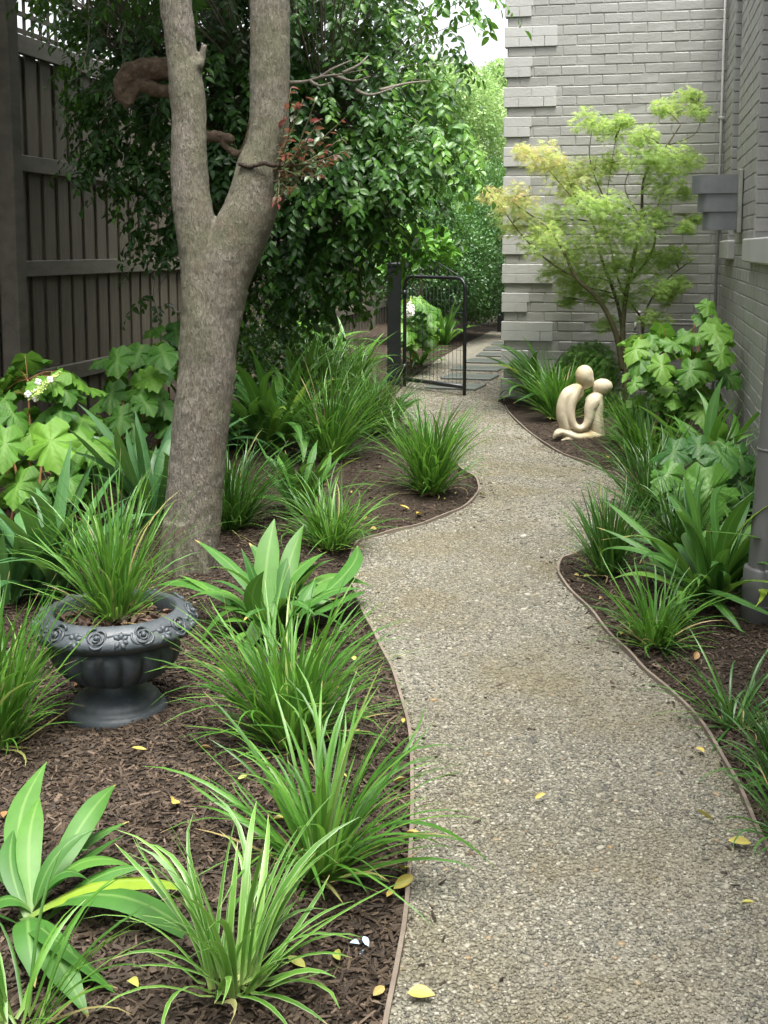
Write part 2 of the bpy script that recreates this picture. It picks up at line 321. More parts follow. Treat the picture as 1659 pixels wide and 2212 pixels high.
# ------------------------------------------------------------------ labels
def tag(o, label=None, cat=None, group=None, kind=None):
    if label: o['label'] = label
    if cat: o['category'] = cat
    if group: o['group'] = group
    if kind: o['kind'] = kind
    return o
def thing(name, loc, label, cat, group=None):
    o = bpy.data.objects.new(name, None); o.empty_display_size = .1; COL.objects.link(o); o.location = tuple(map(float, loc))
    return tag(o, label, cat, group)
def remesh(o, vox, smooth=4, lumps=()):
    """make one continuous skin of the overlapping shapes in o"""
    m = o.modifiers.new('r', 'REMESH'); m.mode = 'VOXEL'; m.voxel_size = vox; m.use_smooth_shade = True
    if smooth: q = o.modifiers.new('s', 'SMOOTH'); q.iterations = smooth; q.factor = .5
    for sz_, st in lumps:
        tx = bpy.data.textures.new('lumps', 'CLOUDS'); tx.noise_scale = sz_; tx.noise_depth = 2
        d = o.modifiers.new('d', 'DISPLACE'); d.texture = tx; d.strength = st; d.mid_level = .5; d.texture_coords = 'LOCAL'
    bpy.context.view_layer.update()
    ev = o.evaluated_get(bpy.context.evaluated_depsgraph_get()); me = bpy.data.meshes.new_from_object(ev)
    o.modifiers.clear(); old = o.data; o.data = me; bpy.data.meshes.remove(old)
    return o
def spline(P, k=8):
    P = np.asarray(P, float); n = len(P); out = []
    for i in range(n - 1):
        p0, p1, p2, p3 = P[max(i - 1, 0)], P[i], P[i + 1], P[min(i + 2, n - 1)]
        for t in np.arange(k) / k:
            out.append(.5 * ((2 * p1) + (p2 - p0) * t + (2 * p0 - 5 * p1 + 4 * p2 - p3) * t * t + (3 * p1 - p0 - 3 * p2 + p3) * t ** 3))
    out.append(P[-1]); return np.array(out)

# leaf templates ---------------------------------------------------------------
def ell_leaf(wd=.3, cup=.12, droop=.12, n=4):
    xs = np.linspace(0, 1, n + 1); V, UVs = [], []
    for x in xs:
        h = wd * (math.sin(math.pi * min(1, x ** .85)) ** .8 if 0 < x < 1 else 0.02)
        for u in (-1, 0, 1): V.append((x, u * h, abs(u) * h * cup * 3 - droop * x * x)); UVs.append((u, x, 0))
    Q = [[i * 3 + k, i * 3 + k + 1, i * 3 + k + 4, i * 3 + k + 3] for i in range(n) for k in (0, 1)]
    return np.array(V), np.array(Q), np.zeros((0, 3), int), np.array(UVs, float)
T_LEAF = ell_leaf(.26, .14, .22, 4); T_SMALL = ell_leaf(.32, .1, .1, 2); T_DRY = ell_leaf(.28, .35, -.25, 5)
def oak_leaf():
    key = [(0, .04), (-.1, .16), (-.02, .3), (.12, .34), (.16, .27), (.24, .3), (.27, .42), (.36, .5), (.42, .42), (.5, .47), (.53, .36), (.5, .27), (.6, .27), (.68, .34), (.76, .3), (.8, .21), (.86, .21), (.9, .12), (1., 0)]
    up = np.array(key); out = np.concatenate([up, (up[:-1] * [1, -1])[::-1]]); c = A3(.38, 0); n = len(out)
    V, UVs = [], []
    for f in (0.34, .68, 1.):
        for k, (x, y) in enumerate(out):
            X, Y = c[0] + (x - c[0]) * f, y * f
            z = .05 * f * math.sin(k * 2.4) + .05 * f * f * math.sin(k * .9 + 1) - .2 * f * f * abs(y) * 2 - .16 * max(0, X) ** 2 + .03 * math.cos(9 * X)
            V.append((X, Y, z)); UVs.append((Y * 2, X, 0))
    V.append((c[0], 0, .0)); UVs.append((0, .38, 0)); e = len(V) - 1
    Q = [[r_ * n + k, r_ * n + (k + 1) % n, (r_ + 1) * n + (k + 1) % n, (r_ + 1) * n + k] for r_ in (0, 1) for k in range(n)]
    T = [[e, (k + 1) % n, k] for k in range(n)]
    return np.array(V), np.array(Q), np.array(T), np.array(UVs, float)
T_OAK = oak_leaf()
def star_leaf(angs, wd=.085):
    V, Q, UVs = [], [], []
    for a, L in angs:
        d = A3(math.cos(a), math.sin(a)); s_ = A3(-d[1], d[0]); b = len(V)
        for t, ww, z in ((0, .02, 0), (.5, wd, -.03), (1, .004, -.16)):
            p = d * t * L
            for u in (-1, 1): q = p + s_ * u * ww; V.append((q[0], q[1], z * L)); UVs.append((u, t, 0))
        Q += [[b, b + 1, b + 3, b + 2], [b + 2, b + 3, b + 5, b + 4]]
    return np.array(V), np.array(Q), np.zeros((0, 3), int), np.array(UVs, float)
T_MAPLE = star_leaf([(0, 1), (.6, .92), (-.6, .92), (1.2, .72), (-1.2, .72), (1.9, .45), (-1.9, .45)], .052)
T_FERN = star_leaf([(k * .75 - 2.2, .9 - .1 * abs(k - 3)) for k in range(7)], .05)

def sph(n):
    v = R.normal(size=(n, 3)); return nrm(v)

# ------------------------------------------------------------------ ground, path, mulch
L_EDGE = [(820, 2330), (835, 2212), (862, 2080), (880, 1950), (889, 1800), (890, 1700), (886, 1600), (868, 1520), (845, 1450), (815, 1390), (790, 1340), (768, 1290), (758, 1240), (758, 1205), (778, 1174), (830, 1158), (900, 1140), (970, 1115), (1015, 1090), (1034, 1062), (1025, 1035), (994, 1015), (950, 975), (900, 935), (862, 905), (850, 870), (862, 845)]
R_EDGE = [(1830, 2330), (1755, 2130), (1700, 1950), (1659, 1850), (1640, 1810), (1590, 1700), (1540, 1610), (1480, 1530), (1420, 1480), (1370, 1430), (1320, 1380), (1270, 1320), (1222, 1270), (1206, 1240), (1215, 1214), (1250, 1199), (1290, 1186), (1330, 1168), (1368, 1140), (1383, 1108), (1372, 1065), (1334, 1031), (1309, 1021), (1259, 1001), (1199, 976), (1149, 941), (1109, 906), (1091, 880)]
LE = spline([at(*p)[:2] for p in L_EDGE], 6); RE = spline([at(*p)[:2] for p in R_EDGE], 6)
CX, CY, WX = -1.125, 10.23, .65          # house corner, side wall plane
poly = np.concatenate([LE, [(-2.22, 11.4), (-2.33, 14), (-2.35, 17), (-2.3, 19.1), (-1.165, 19.1), (-1.165, 10.3)], RE[::-1]])
def inside(P, poly):
    x, y = P[:, 0], P[:, 1]; c = np.zeros(len(P), bool); n = len(poly); j = n - 1
    for i in range(n):
        xi, yi = poly[i]; xj, yj = poly[j]
        with np.errstate(divide='ignore', invalid='ignore'):
            t = ((yi > y) != (yj > y)) & (x < (xj - xi) * (y - yi) / (yj - yi + 1e-12) + xi)
        c ^= t; j = i
    return c
def edge_dist(P):
    E = np.concatenate([LE, RE, [(-2.33, y) for y in np.arange(11.7, 19.6, .15)]]); d = np.full(len(P), 9.)
    for k in range(0, len(P), 20000): d[k:k + 20000] = np.sqrt(((P[k:k + 20000, None] - E[None]) ** 2).sum(-1)).min(1)
    return d
def hnoise(P):
    x, y = P[:, 0], P[:, 1]
    return .012 * np.sin(3.1 * x + 1.3 * y) + .012 * np.sin(2.3 * y - 1.7 * x + 1) + .006 * np.sin(9 * x + 4 * y) + .006 * np.sin(11 * y - 6 * x)
def bed_z(P):
    P = np.atleast_2d(P)[:, :2]; i = inside(P, poly); d = edge_dist(P)
    return np.where(i, -.03, -.005 + np.minimum(.05, d * .14) + hnoise(P) * np.minimum(1, d * 4))
gx, gy = np.arange(-5.2, 1.6, .045), np.arange(.8, 22, .045)
G = np.stack(np.meshgrid(gx, gy, indexing='ij'), -1).reshape(-1, 2); gz = bed_z(G)
i, j = np.meshgrid(np.arange(len(gx) - 1), np.arange(len(gy) - 1), indexing='ij'); k = len(gy)
m = MB(); m.add(np.column_stack([G, gz]), np.stack([i * k + j, (i + 1) * k + j, (i + 1) * k + j + 1, i * k + j + 1], -1).reshape(-1, 4))
tag(m.build('garden_bed_ground', 'mulch'), kind='structure')
m = MB(); m.box((0, 40, -.11), (160, 200, .06)); tag(m.build('ground', 'mulch'), kind='structure')
tri = tessellate_polygon([[Vector((*p, 0)) for p in poly]])
m = MB(); m.add(np.column_stack([poly, np.full(len(poly), .004)]), T=[list(t)[::-1] for t in tri]); o = m.build('gravel_path', 'gravel', smooth=False); tag(o, kind='structure')

def pebbles():
    V, N = [], [((-1.0, .6), (1.7, 3.3), 46000), ((-1.5, .5), (3.3, 5.6), 40000), ((-2.2, .2), (5.6, 8.4), 24000), ((-2.4, -.6), (8.4, 13), 14000)]
    pos, siz = [], []
    for (xa, xb), (ya, yb), n in N:
        P = np.column_stack([R.uniform(xa, xb, n * 3), R.uniform(ya, yb, n * 3)]); P = P[inside(P, poly)][:n]; kp = .5 + .5 * np.sin(2.1 * P[:, 0] + 1.7 * P[:, 1] + 1.5 * np.sin(1.3 * P[:, 1] - 2 * P[:, 0])); P = P[R.random(len(P)) < .35 + .65 * kp]
        pos.append(P); siz.append((R.gamma(5, .00052, len(P)) + .0008) * (1 + .09 * (ya - 1.7)))
    P = np.concatenate(pos); sz = np.concatenate(siz); sz *= np.where(R.random(len(P)) > .985, 1.8, 1); n = len(P)
    t = A3((-1, -1, -1), (1, -1, -1), (1, 1, -1), (-1, 1, -1), (-1, -1, 1), (1, -1, 1), (1, 1, 1), (-1, 1, 1)) * .62
    tv = t[None] * R.uniform(.7, 1.3, (n, 8, 3)); a = R.uniform(0, 6.28, n); ca, sa = np.cos(a)[:, None], np.sin(a)[:, None]
    sx, sy, sh = sz[:, None] * 1.25, sz[:, None] * .85, sz[:, None] * .6
    x, y = tv[..., 0] * sx, tv[..., 1] * sy
    Vv = np.stack([P[:, :1] + x * ca - y * sa, P[:, 1:] + x * sa + y * ca, .0055 + tv[..., 2] * sh], -1)
    q = np.array([[0, 3, 2, 1], [4, 5, 6, 7], [0, 1, 5, 4], [1, 2, 6, 5], [2, 3, 7, 6], [3, 0, 4, 7]])
    Q = (q[None] + (np.arange(n) * 8)[:, None, None]).reshape(-1, 4)
    m = MB(); m.add(Vv, Q, rn=np.repeat(R.random(n), 8)); return m.build('gravel', 'pebble')
tag(pebbles(), kind='stuff')

def chips():
    pos = []
    for (xa, xb), (ya, yb), n in [((-1.7, .9), (1.7, 3.4), 44000), ((-2.6, 1.), (3.4, 5.6), 30000), ((-4.2, .7), (5.6, 9), 20000), ((-4.2, -2.6), (3.4, 5.6), 6000), ((-3.2, -1.7), (2, 3.4), 5000), ((-2.9, -.9), (9, 16), 3000)]:
        P = np.column_stack([R.uniform(xa, xb, n), R.uniform(ya, yb, n)]); pos.append(P[~inside(P, poly)])
    stray = np.column_stack([R.uniform(-1, .5, 2600), R.uniform(1.8, 9, 2600)]); d = edge_dist(stray)
    stray = stray[inside(stray, poly) & ((d < .16 * R.random(2600) ** 1.5 + .01) | (R.random(2600) > .96))]; pos.append(stray)
    P = np.concatenate(pos); n = len(P); z = np.maximum(bed_z(P), .004)
    Ln, Wd, Hh = R.gamma(2., .0034, n) + .0025, R.uniform(.0012, .0036, n), R.uniform(.0008, .0022, n)
    big = R.random(n) > .96; Wd = np.where(big, Wd * 2.2, Wd); Hh = np.where(big, Hh * 1.6, Hh)
    az, el = R.uniform(0, 6.28, n), R.normal(0, .22, n); roll = R.normal(0, .5, n)
    ax = np.stack([np.cos(az) * np.cos(el), np.sin(az) * np.cos(el), np.sin(el)], -1)
    sd = np.stack([-np.sin(az), np.cos(az), np.zeros(n)], -1); up = np.cross(ax, sd)
    sd2 = sd * np.cos(roll)[:, None] + up * np.sin(roll)[:, None]; up2 = np.cross(ax, sd2)
    t = A3((-1, -1, -1), (1, -1, -1), (1, 1, -1), (-1, 1, -1), (-1, -1, 1), (1, -1, 1), (1, 1, 1), (-1, 1, 1))
    tv = t[None] * R.uniform(.6, 1.2, (n, 8, 3))
    V = np.column_stack([P, z + .004])[:, None] + tv[..., :1] * (ax * Ln[:, None])[:, None] + tv[..., 1:2] * (sd2 * Wd[:, None])[:, None] + tv[..., 2:] * (up2 * Hh[:, None])[:, None]
    q = np.array([[0, 3, 2, 1], [4, 5, 6, 7], [0, 1, 5, 4], [1, 2, 6, 5], [2, 3, 7, 6], [3, 0, 4, 7]])
    m = MB(); m.add(V, (q[None] + (np.arange(n) * 8)[:, None, None]).reshape(-1, 4), rn=np.repeat(R.random(n), 8)); return m.build('bark_mulch', 'chip', smooth=False)
tag(chips(), kind='stuff')

def edging(E, label):
    E = np.asarray(E); t = nrm(np.gradient(E, axis=0)); s_ = np.column_stack([-t[:, 1], t[:, 0]]); n = len(E)
    zz = .02 + .003 * np.sin(np.arange(n) * .7); hw = .0045
    V = np.stack([np.column_stack([E - s_ * hw, np.full(n, -.06)]), np.column_stack([E - s_ * hw, zz]), np.column_stack([E + s_ * hw, zz]), np.column_stack([E + s_ * hw, np.full(n, -.06)])], 1).reshape(-1, 3)
    Q = [[i * 4 + k, i * 4 + k + 1, i * 4 + k + 5, i * 4 + k + 4] for i in range(n - 1) for k in range(3)] + [[0, 3, 2, 1], [n * 4 - 4, n * 4 - 3, n * 4 - 2, n * 4 - 1]]
    m = MB(); m.add(V, Q); return tag(m.build('timber_edging', 'timber', smooth=False), label, 'edging', 'thin timber strips edging the gravel')
edging(LE[:-24], 'thin brown timber strip edging the bed with the dark urn and tree')
edging(RE, 'thin brown timber strip edging the bed with the pale statue')

# ------------------------------------------------------------------ the painted brick house
house = thing('brick_house', (CX, CY, 0), 'grey painted brick house with stepped corner quoins behind the lacy tree', 'house')
BL, BC = .226, .0815
def bricks(m, org, u, nrm_, length, z0, z1, holes=(), off=0., stop=None):
    """running-bond bricks standing 7 mm proud of the joint plane; u along the wall, nrm_ outward"""
    u, n_ = A3(*u), A3(*nrm_); org = A3(*org); up = A3(0, 0, 1)
    for c in range(int((z1 - z0) / BC)):
        zb = z0 + c * BC; x = -off - (BL / 2 if c % 2 else 0) - random.uniform(0, .02)
        while x < length:
            xa, xb = max(x, 0), min(x + BL, length); x += BL
            if stop: xa = max(xa, stop(c))
            if xb - xa < .035: continue
            segs = [(xa, xb)]
            for (ha, hb, za, zt) in holes:
                if zb + BC * .5 > za and zb + BC * .5 < zt:
                    ns = []
                    for (p, q) in segs:
                        if q <= ha or p >= hb: ns.append((p, q)); continue
                        if p < ha: ns.append((p, ha))
                        if q > hb: ns.append((hb, q))
                    segs = ns
            for (p, q) in segs:
                if q - p < .02: continue
                g = .0045; V = []
                dp = random.uniform(.0035, .0062)
                for ins, dep in ((g - .003, -.002), (g, dp * .6), (g + .0045, dp)):
                    for (a, b) in ((p + ins, zb + ins), (q - ins, zb + ins), (q - ins, zb + BC - ins), (p + ins, zb + BC - ins)):
                        V.append(org + u * (a + random.gauss(0, .0011)) + up * (b + random.gauss(0, .0011)) + n_ * (dep + random.gauss(0, .0008)))
                Q = [[8, 9, 10, 11]] + [[r_ * 4 + k, r_ * 4 + (k + 1) % 4, (r_ + 1) * 4 + (k + 1) % 4, (r_ + 1) * 4 + k] for r_ in (0, 1) for k in range(4)]
                if np.dot(np.cross(u, up), n_) < 0: Q = [q_[::-1] for q_ in Q]
                m.add(np.array(V), Q)
# openings in the side wall: distance along it from the inner corner (towards the camera)
WINS = [(.80, 1.44, 1.36, 3.4), (2.90, 4.3, 1.36, 3.4)]
TOP = 3.7
m = MB(); m.box(((CX + WX) / 2 + .15, CY + .15 - .0, TOP / 2 - .1), (WX - CX + .3, .3, TOP + .2)); m.build('front_wall', 'mortar', house, False)
m = MB(); bricks(m, (CX, CY, -.11), (1, 0, 0), (0, -1, 0), WX - CX, 0, TOP, off=.1)
m.build('front_brickwork', 'paint', house, False)
m = MB(); yb = CY
for (a, b, za, zb) in WINS:
    m.box((WX + .15, (yb + CY - a) / 2 - .0, TOP / 2 - .1), (.3, yb - (CY - a), TOP + .2)); m.box((WX + .15, CY - (a + b) / 2, za / 2 - .1), (.3, b - a, za + .2)); m.box((WX + .15, CY - (a + b) / 2, (zb + TOP) / 2), (.3, b - a, TOP - zb)); yb = CY - b
m.box((WX + .15, (yb - 1) / 2, TOP / 2 - .1), (.3, yb + 1, TOP + .2)); m.build('side_wall', 'mortar', house, False)
m = MB(); bricks(m, (WX, CY, -.11), (0, -1, 0), (-1, 0, 0), 11.3, 0, TOP, [(a - .0, b, za + .05, zb) for a, b, za, zb in WINS], off=.06); m.build('side_brickwork', 'paint', house, False)
m = MB(); m.box(((CX + 5) / 2 + .01, (CY + 20) / 2 + .2, TOP / 2), (4.9 - CX, 20 - CY - .4, TOP)); m.build('rear_wall', 'paint', house, False)
for (a, b, za, zb) in WINS:
    f = MB(); y0, y1 = CY - a, CY - b
    for yy in (y0 - .03, y1 + .03): f.box((WX + .2, yy, (za + zb) / 2), (.05, .055, zb - za))
    for zz in (za + .04, (za + zb) / 2, zb - .04): f.box((WX + .2, (y0 + y1) / 2, zz), (.045, y0 - y1 - .11, .05))
    fo = f.build('window', 'pipe_lt', house, False)
    g = MB(); g.box((WX + .21, (y0 + y1) / 2, (za + zb) / 2), (.012, y0 - y1 - .02, zb - za - .02)); gm = noisy_mat('dark window glass', [(0, (.012, .014, .015)), (1, (.02, .022, .024))], 2, .08, bumpd=0); po = g.build('pane', gm, fo, False); po.location = (0, 0, 0)
    j_ = MB()
    for c in range(int((zb - za) / BC)):                                        # brick ends in the reveal facing the path
        j_.bbox((WX + .098, y0 - .003, za + .06 + c * BC + BC / 2), (.19, .012, BC - .008), .003)
    jo = j_.build('reveal', 'paint', fo, False); jo.location = (0, 0, 0)
    q = MB(); q.bbox((WX + .07, (y0 + y1) / 2 - .0 + .06, za - .045), (.25, y0 - y1 + .16, .135), .008); so = q.build('sill', 'quoin', fo, False); so.location = (0, 0, 0)
# quoins: two courses high, one course between, long and short by turns
c = 0; kk = 0
while c * BC < TOP:
    z0 = .01 + c * BC + .50 * BC; ln = .425 if kk % 2 == 0 else .21
    m = MB()
    for r_ in (0, 1):
        xs = [0, ln] if ln < .3 else ([0, .105, .32, ln] if r_ == 0 else [0, .213, ln])
        if ln < .3 and r_ == 0: xs = [0, .105, ln]
        for a, b in zip(xs[:-1], xs[1:]):
            m.bbox((CX - .024 + (a + b) / 2 + .012, CY + .028, z0 + BC * (r_ + .5)), (b - a - .0035 + (.024 if a == 0 else 0), .098, BC - .0012), .003)
    m.build('quoin', 'quoin', house, False); c += 3; kk += 1
m = MB(); x0 = WX - .035
m.tube([(x0, CY - .03, -.1), (x0, CY - .03, TOP)], .011, 10); m.build('conduit', 'paint', house)
m = MB()
for zz in (.4, 1.5, 2.37): m = MB(); m.bbox((x0, CY - .03, zz), (.05, .03, .022), .004); m.build('pipe_clip', 'pipe_lt', house, False)
m = MB()
a, b = atY(1375, 698, CY - .06), atY(1510, 702, CY - .06)
m.tube([a, b], .013, 8); m.tube([a + (0, 0, .035), b + (0, 0, .035)], .009, 8); m.tube([a + (.02, 0, -.25), a + (.02, 0, .09)], .011, 8); m.ball(a + (.02, -.03, .09), (.022, .022, .016))
m.tube([a + (-.01, 0, .0), a + (-.01, -.06, 0), a + (-.01, -.08, -.05)], .011, 8)
m.build('water_pipe', 'pipe_lt', house)
px, py = .436, 4.22
pf = MB(); pf.tube([(px + .042 * z, py, z) for z in (-.05, .1, 1, 2, 3, TOP)], .052, 24); pipe = pf.build('downpipe', 'pipe', house)
cf = MB(); cf.tube([(px, py, -.05), (px + .009, py, .225), (px + .0094, py, .232), (px + .0095, py, .236)], [.066, .066, .064, .053], 24); co = cf.build('collar', 'pipe', pipe); co.location = (0, 0, 0)
for za, zb_, rr0 in ((.1, .108, .0675), (.64, .65, .0535)): cf = MB(); cf.tube([(px + .042 * za, py, za), (px + .042 * zb_, py, zb_)], rr0, 24); co = cf.build('joint_ring', 'pipe', pipe); co.location = (0, 0, 0)
cf = MB(); cf.box((px + .15, py, 1.5), (.13, .03, .029)); cf.tube([(px + .0625, py, 1.485), (px + .0636, py, 1.515)], .056, 24); co = cf.build('bracket', 'pipe', pipe); co.location = (0, 0, 0)
m = MB(); vy = 6.3
m.box((WX - .012, vy, .42), (.012, .24, .17))
for q in range(7): m.box((WX - .021, vy, .355 + q * .022), (.012, .22, .008))
m.build('air_vent', 'paint', house, False)

# wall light of three stepped zinc bands
ly = 8.27
wl = thing('wall_light', (WX - .012, ly, 1.6), 'stepped three tier grey metal light fixed to the side wall', 'wall light')
m = MB(); m.bbox((WX - .025, ly, 1.63), (.03, .26, .41), .004); m.build('mounting_plate', 'bracket', wl, False)
for k, (dep, zc) in enumerate(((.285, 1.742), (.245, 1.624), (.21, 1.506))):
    hw = .105 - .011 * k; P = [(-.03, -hw)]; P += [(-.03 - dep * .72 - dep * .28 * math.sin(t), -hw * math.cos(t)) for t in np.linspace(0, math.pi, 17)]; P += [(-.03, hw)]
    P = np.array(P) + (WX - .012, ly); n = len(P); m = MB(); hh = .0597
    ctr = P.mean(0); Pi = ctr + (P - ctr) * .985
    V = np.concatenate([np.column_stack([P, np.full(n, zc - hh)]), np.column_stack([P, np.full(n, zc + hh)]), np.column_stack([Pi, np.full(n, zc + hh)]), np.column_stack([Pi, np.full(n, zc - hh)])])
    Q = [[r_ * n + i, r_ * n + i + 1, ((r_ + 1) % 4) * n + i + 1, ((r_ + 1) % 4) * n + i] for r_ in range(4) for i in range(n - 1)]
    m.add(V, Q); m.build('shade_band', 'zinc', wl, False)

# ------------------------------------------------------------------ fence
FX = -4.3
fence = thing('paling_fence', (FX, 8, 0), 'tall dark brown paling fence with a lattice top', 'fence')
m = MB(); y = .2; k = 0
while y < 24:
    wdt = .158 if k % 2 == 0 else .12
    if not (9.12 < y + .07 < 9.2): pass
    yy = y + random.uniform(-.004, .004)
    gap = .010 if abs(y - 9.08) < .06 else 0
    m.box((FX - (.012 if k % 2 == 0 else .032) + random.uniform(-.002, .002), yy + wdt / 2 + gap, 1.33 + random.uniform(-.004, .004)), (.016, wdt, 2.7), rn=random.random()); y += .146 if k % 2 == 0 else .07; k += 1
m.build('paling', 'fence', fence, False)
for zc, hh in ((.38, .12), (1.18, .115), (1.92, .115), (2.74, .13)):
    m = MB(); m.bbox((FX + .025, 12.1, zc), (.045, 24, hh), .004); m.build('rail', 'fence_rail', fence, False)
for yy in (.6, 3.1, 5.4, 7.5, 10.9, 13.6, 16.3, 19, 21.7):
    m = MB(); m.bbox((FX + (.11 if yy == 7.5 else .03), yy, 1.7), (.13, .13, 3.4), .005); m.build('post', 'fence_rail', fence, False)
m = MB()
for z in np.arange(2.84, 3.5, .118): m.box((FX + .006, 12.1, z), (.01, 24, .034))
for y in np.arange(.2, 24, .118): m.box((FX - .006, y, 3.16), (.01, .034, .72))
m.build('lattice', 'fence', fence, False)

# ------------------------------------------------------------------ gate
def gpost(P, h, wd, label):
    t = thing('gate_post', P, label, 'post'); m = MB(); m.bbox((P[0], P[1], h / 2 - .05), (wd, wd, h + .1), .006, rad(12)); m.build('shaft', 'black', t, False)
    m = MB(); hw = wd / 2 + .008; ca, sa = math.cos(rad(12)), math.sin(rad(12))
    V = np.array([[-hw, -hw, 0], [hw, -hw, 0], [hw, hw, 0], [-hw, hw, 0], [-hw, -hw, .02], [hw, -hw, .02], [hw, hw, .02], [-hw, hw, .02], [0, 0, .055]])
    V[:, :2] = V[:, :2] @ np.array([[ca, sa], [-sa, ca]]); m.add(V + (P[0], P[1], h), [[0, 1, 5, 4], [1, 2, 6, 5], [2, 3, 7, 6], [3, 0, 4, 7], [3, 2, 1, 0]], [[4, 5, 8], [5, 6, 8], [6, 7, 8], [7, 4, 8]]); m.build('cap', 'black', t, False)
    return t
gp = at(851, 836); gpost(gp, 1.16, .13, 'square black timber gate post that the wire gate hangs from')
gpost(at(1081, 717), .76, .09, 'short black post standing at the far back corner of the house')
ga, gb = at(874, 838), at(1003, 856); gd = nrm(gb - ga); gw = np.linalg.norm(gb - ga); zb, zt = .045, 1.06
gate = thing('garden_gate', ga, 'open black tubular garden gate filled with wire mesh', 'gate')
def gpt(u, z): return ga + gd * u + A3(0, 0, z)
m = MB(); rr = .1
arc = lambda cx, cz, t0, t1: [gpt(cx + rr * math.cos(t), cz + rr * math.sin(t)) for t in np.linspace(t0, t1, 9)]
m.tube([gpt(0, .02)] + [gpt(0, .5)] + arc(rr, zt - rr, math.pi, math.pi / 2) + arc(gw - rr, zt - rr, math.pi / 2, 0) + [gpt(gw, .5), gpt(gw, 0.01)], .017, 12); m.tube([gpt(0, zb + .04), gpt(gw, zb + .04)], .02, 12); m.build('frame', 'black', gate)
m = MB()
for u in np.arange(.05, gw - .02, .052): m.tube([gpt(u, zb + .04), gpt(u, zt - .01)], .0016, 5)
for z in (.24, .42, .6, .76, .86): m.tube([gpt(.01, z), gpt(gw - .01, z - .01)], .0016, 5)
m.build('wire_mesh', 'wire', gate)
m = MB(); mid = gw * .5
for sgn in (-1, 1):
    for (c0, r0) in ((.06, .05), (.17, .035)):
        T = np.linspace(0, 2.2 * math.pi * .9, 26); rr_ = r0 * (1 - T / T[-1] * .65)
        m.tube([gpt(mid + sgn * (c0 + rr_[k_] * math.sin(t)), zt + .016 + r0 - rr_[k_] * math.cos(t)) for k_, t in enumerate(T)], .0055, 7)
m.tube([gpt(mid, zt), gpt(mid, zt + .13)], .008, 8); m.ball(gpt(mid, zt + .14), .014)
m.build('scroll_crest', 'black', gate)
m = MB(); m.tube([gpt(mid + .06, zt + .13), gpt(gw - .06, zt + .01)], .006, 8); m.build('stay_rod', 'wire', gate)
for z in (.2, .9):
    m = MB(); m.tube([gpt(-.07, z), gpt(.0, z)], .009, 8); m.tube([gpt(0, z - .03), gpt(0, z + .03)], .021, 10); m.build('hinge', 'black', gate)

# ------------------------------------------------------------------ stepping slabs
ords = ['first', 'second', 'third', 'fourth', 'fifth', 'sixth', 'seventh']
for k in range(7):
    y = 10.93 + .87 * k; c = (-1.69 + .02 * math.sin(k * 2), y + .29, .012)
    m = MB(); m.bbox((0, 0, 0), (.52 if k else .5, .43, .03), .004, .0); o = m.build('stepping_slab', 'slab', smooth=False); o.location = c; o.rotation_euler = (0, 0, rad(-6 + k))
    tag(o, f'{ords[k]} wet grey paving slab counted back from the open gate', 'paving slab', 'grey slabs set in gravel behind the gate')

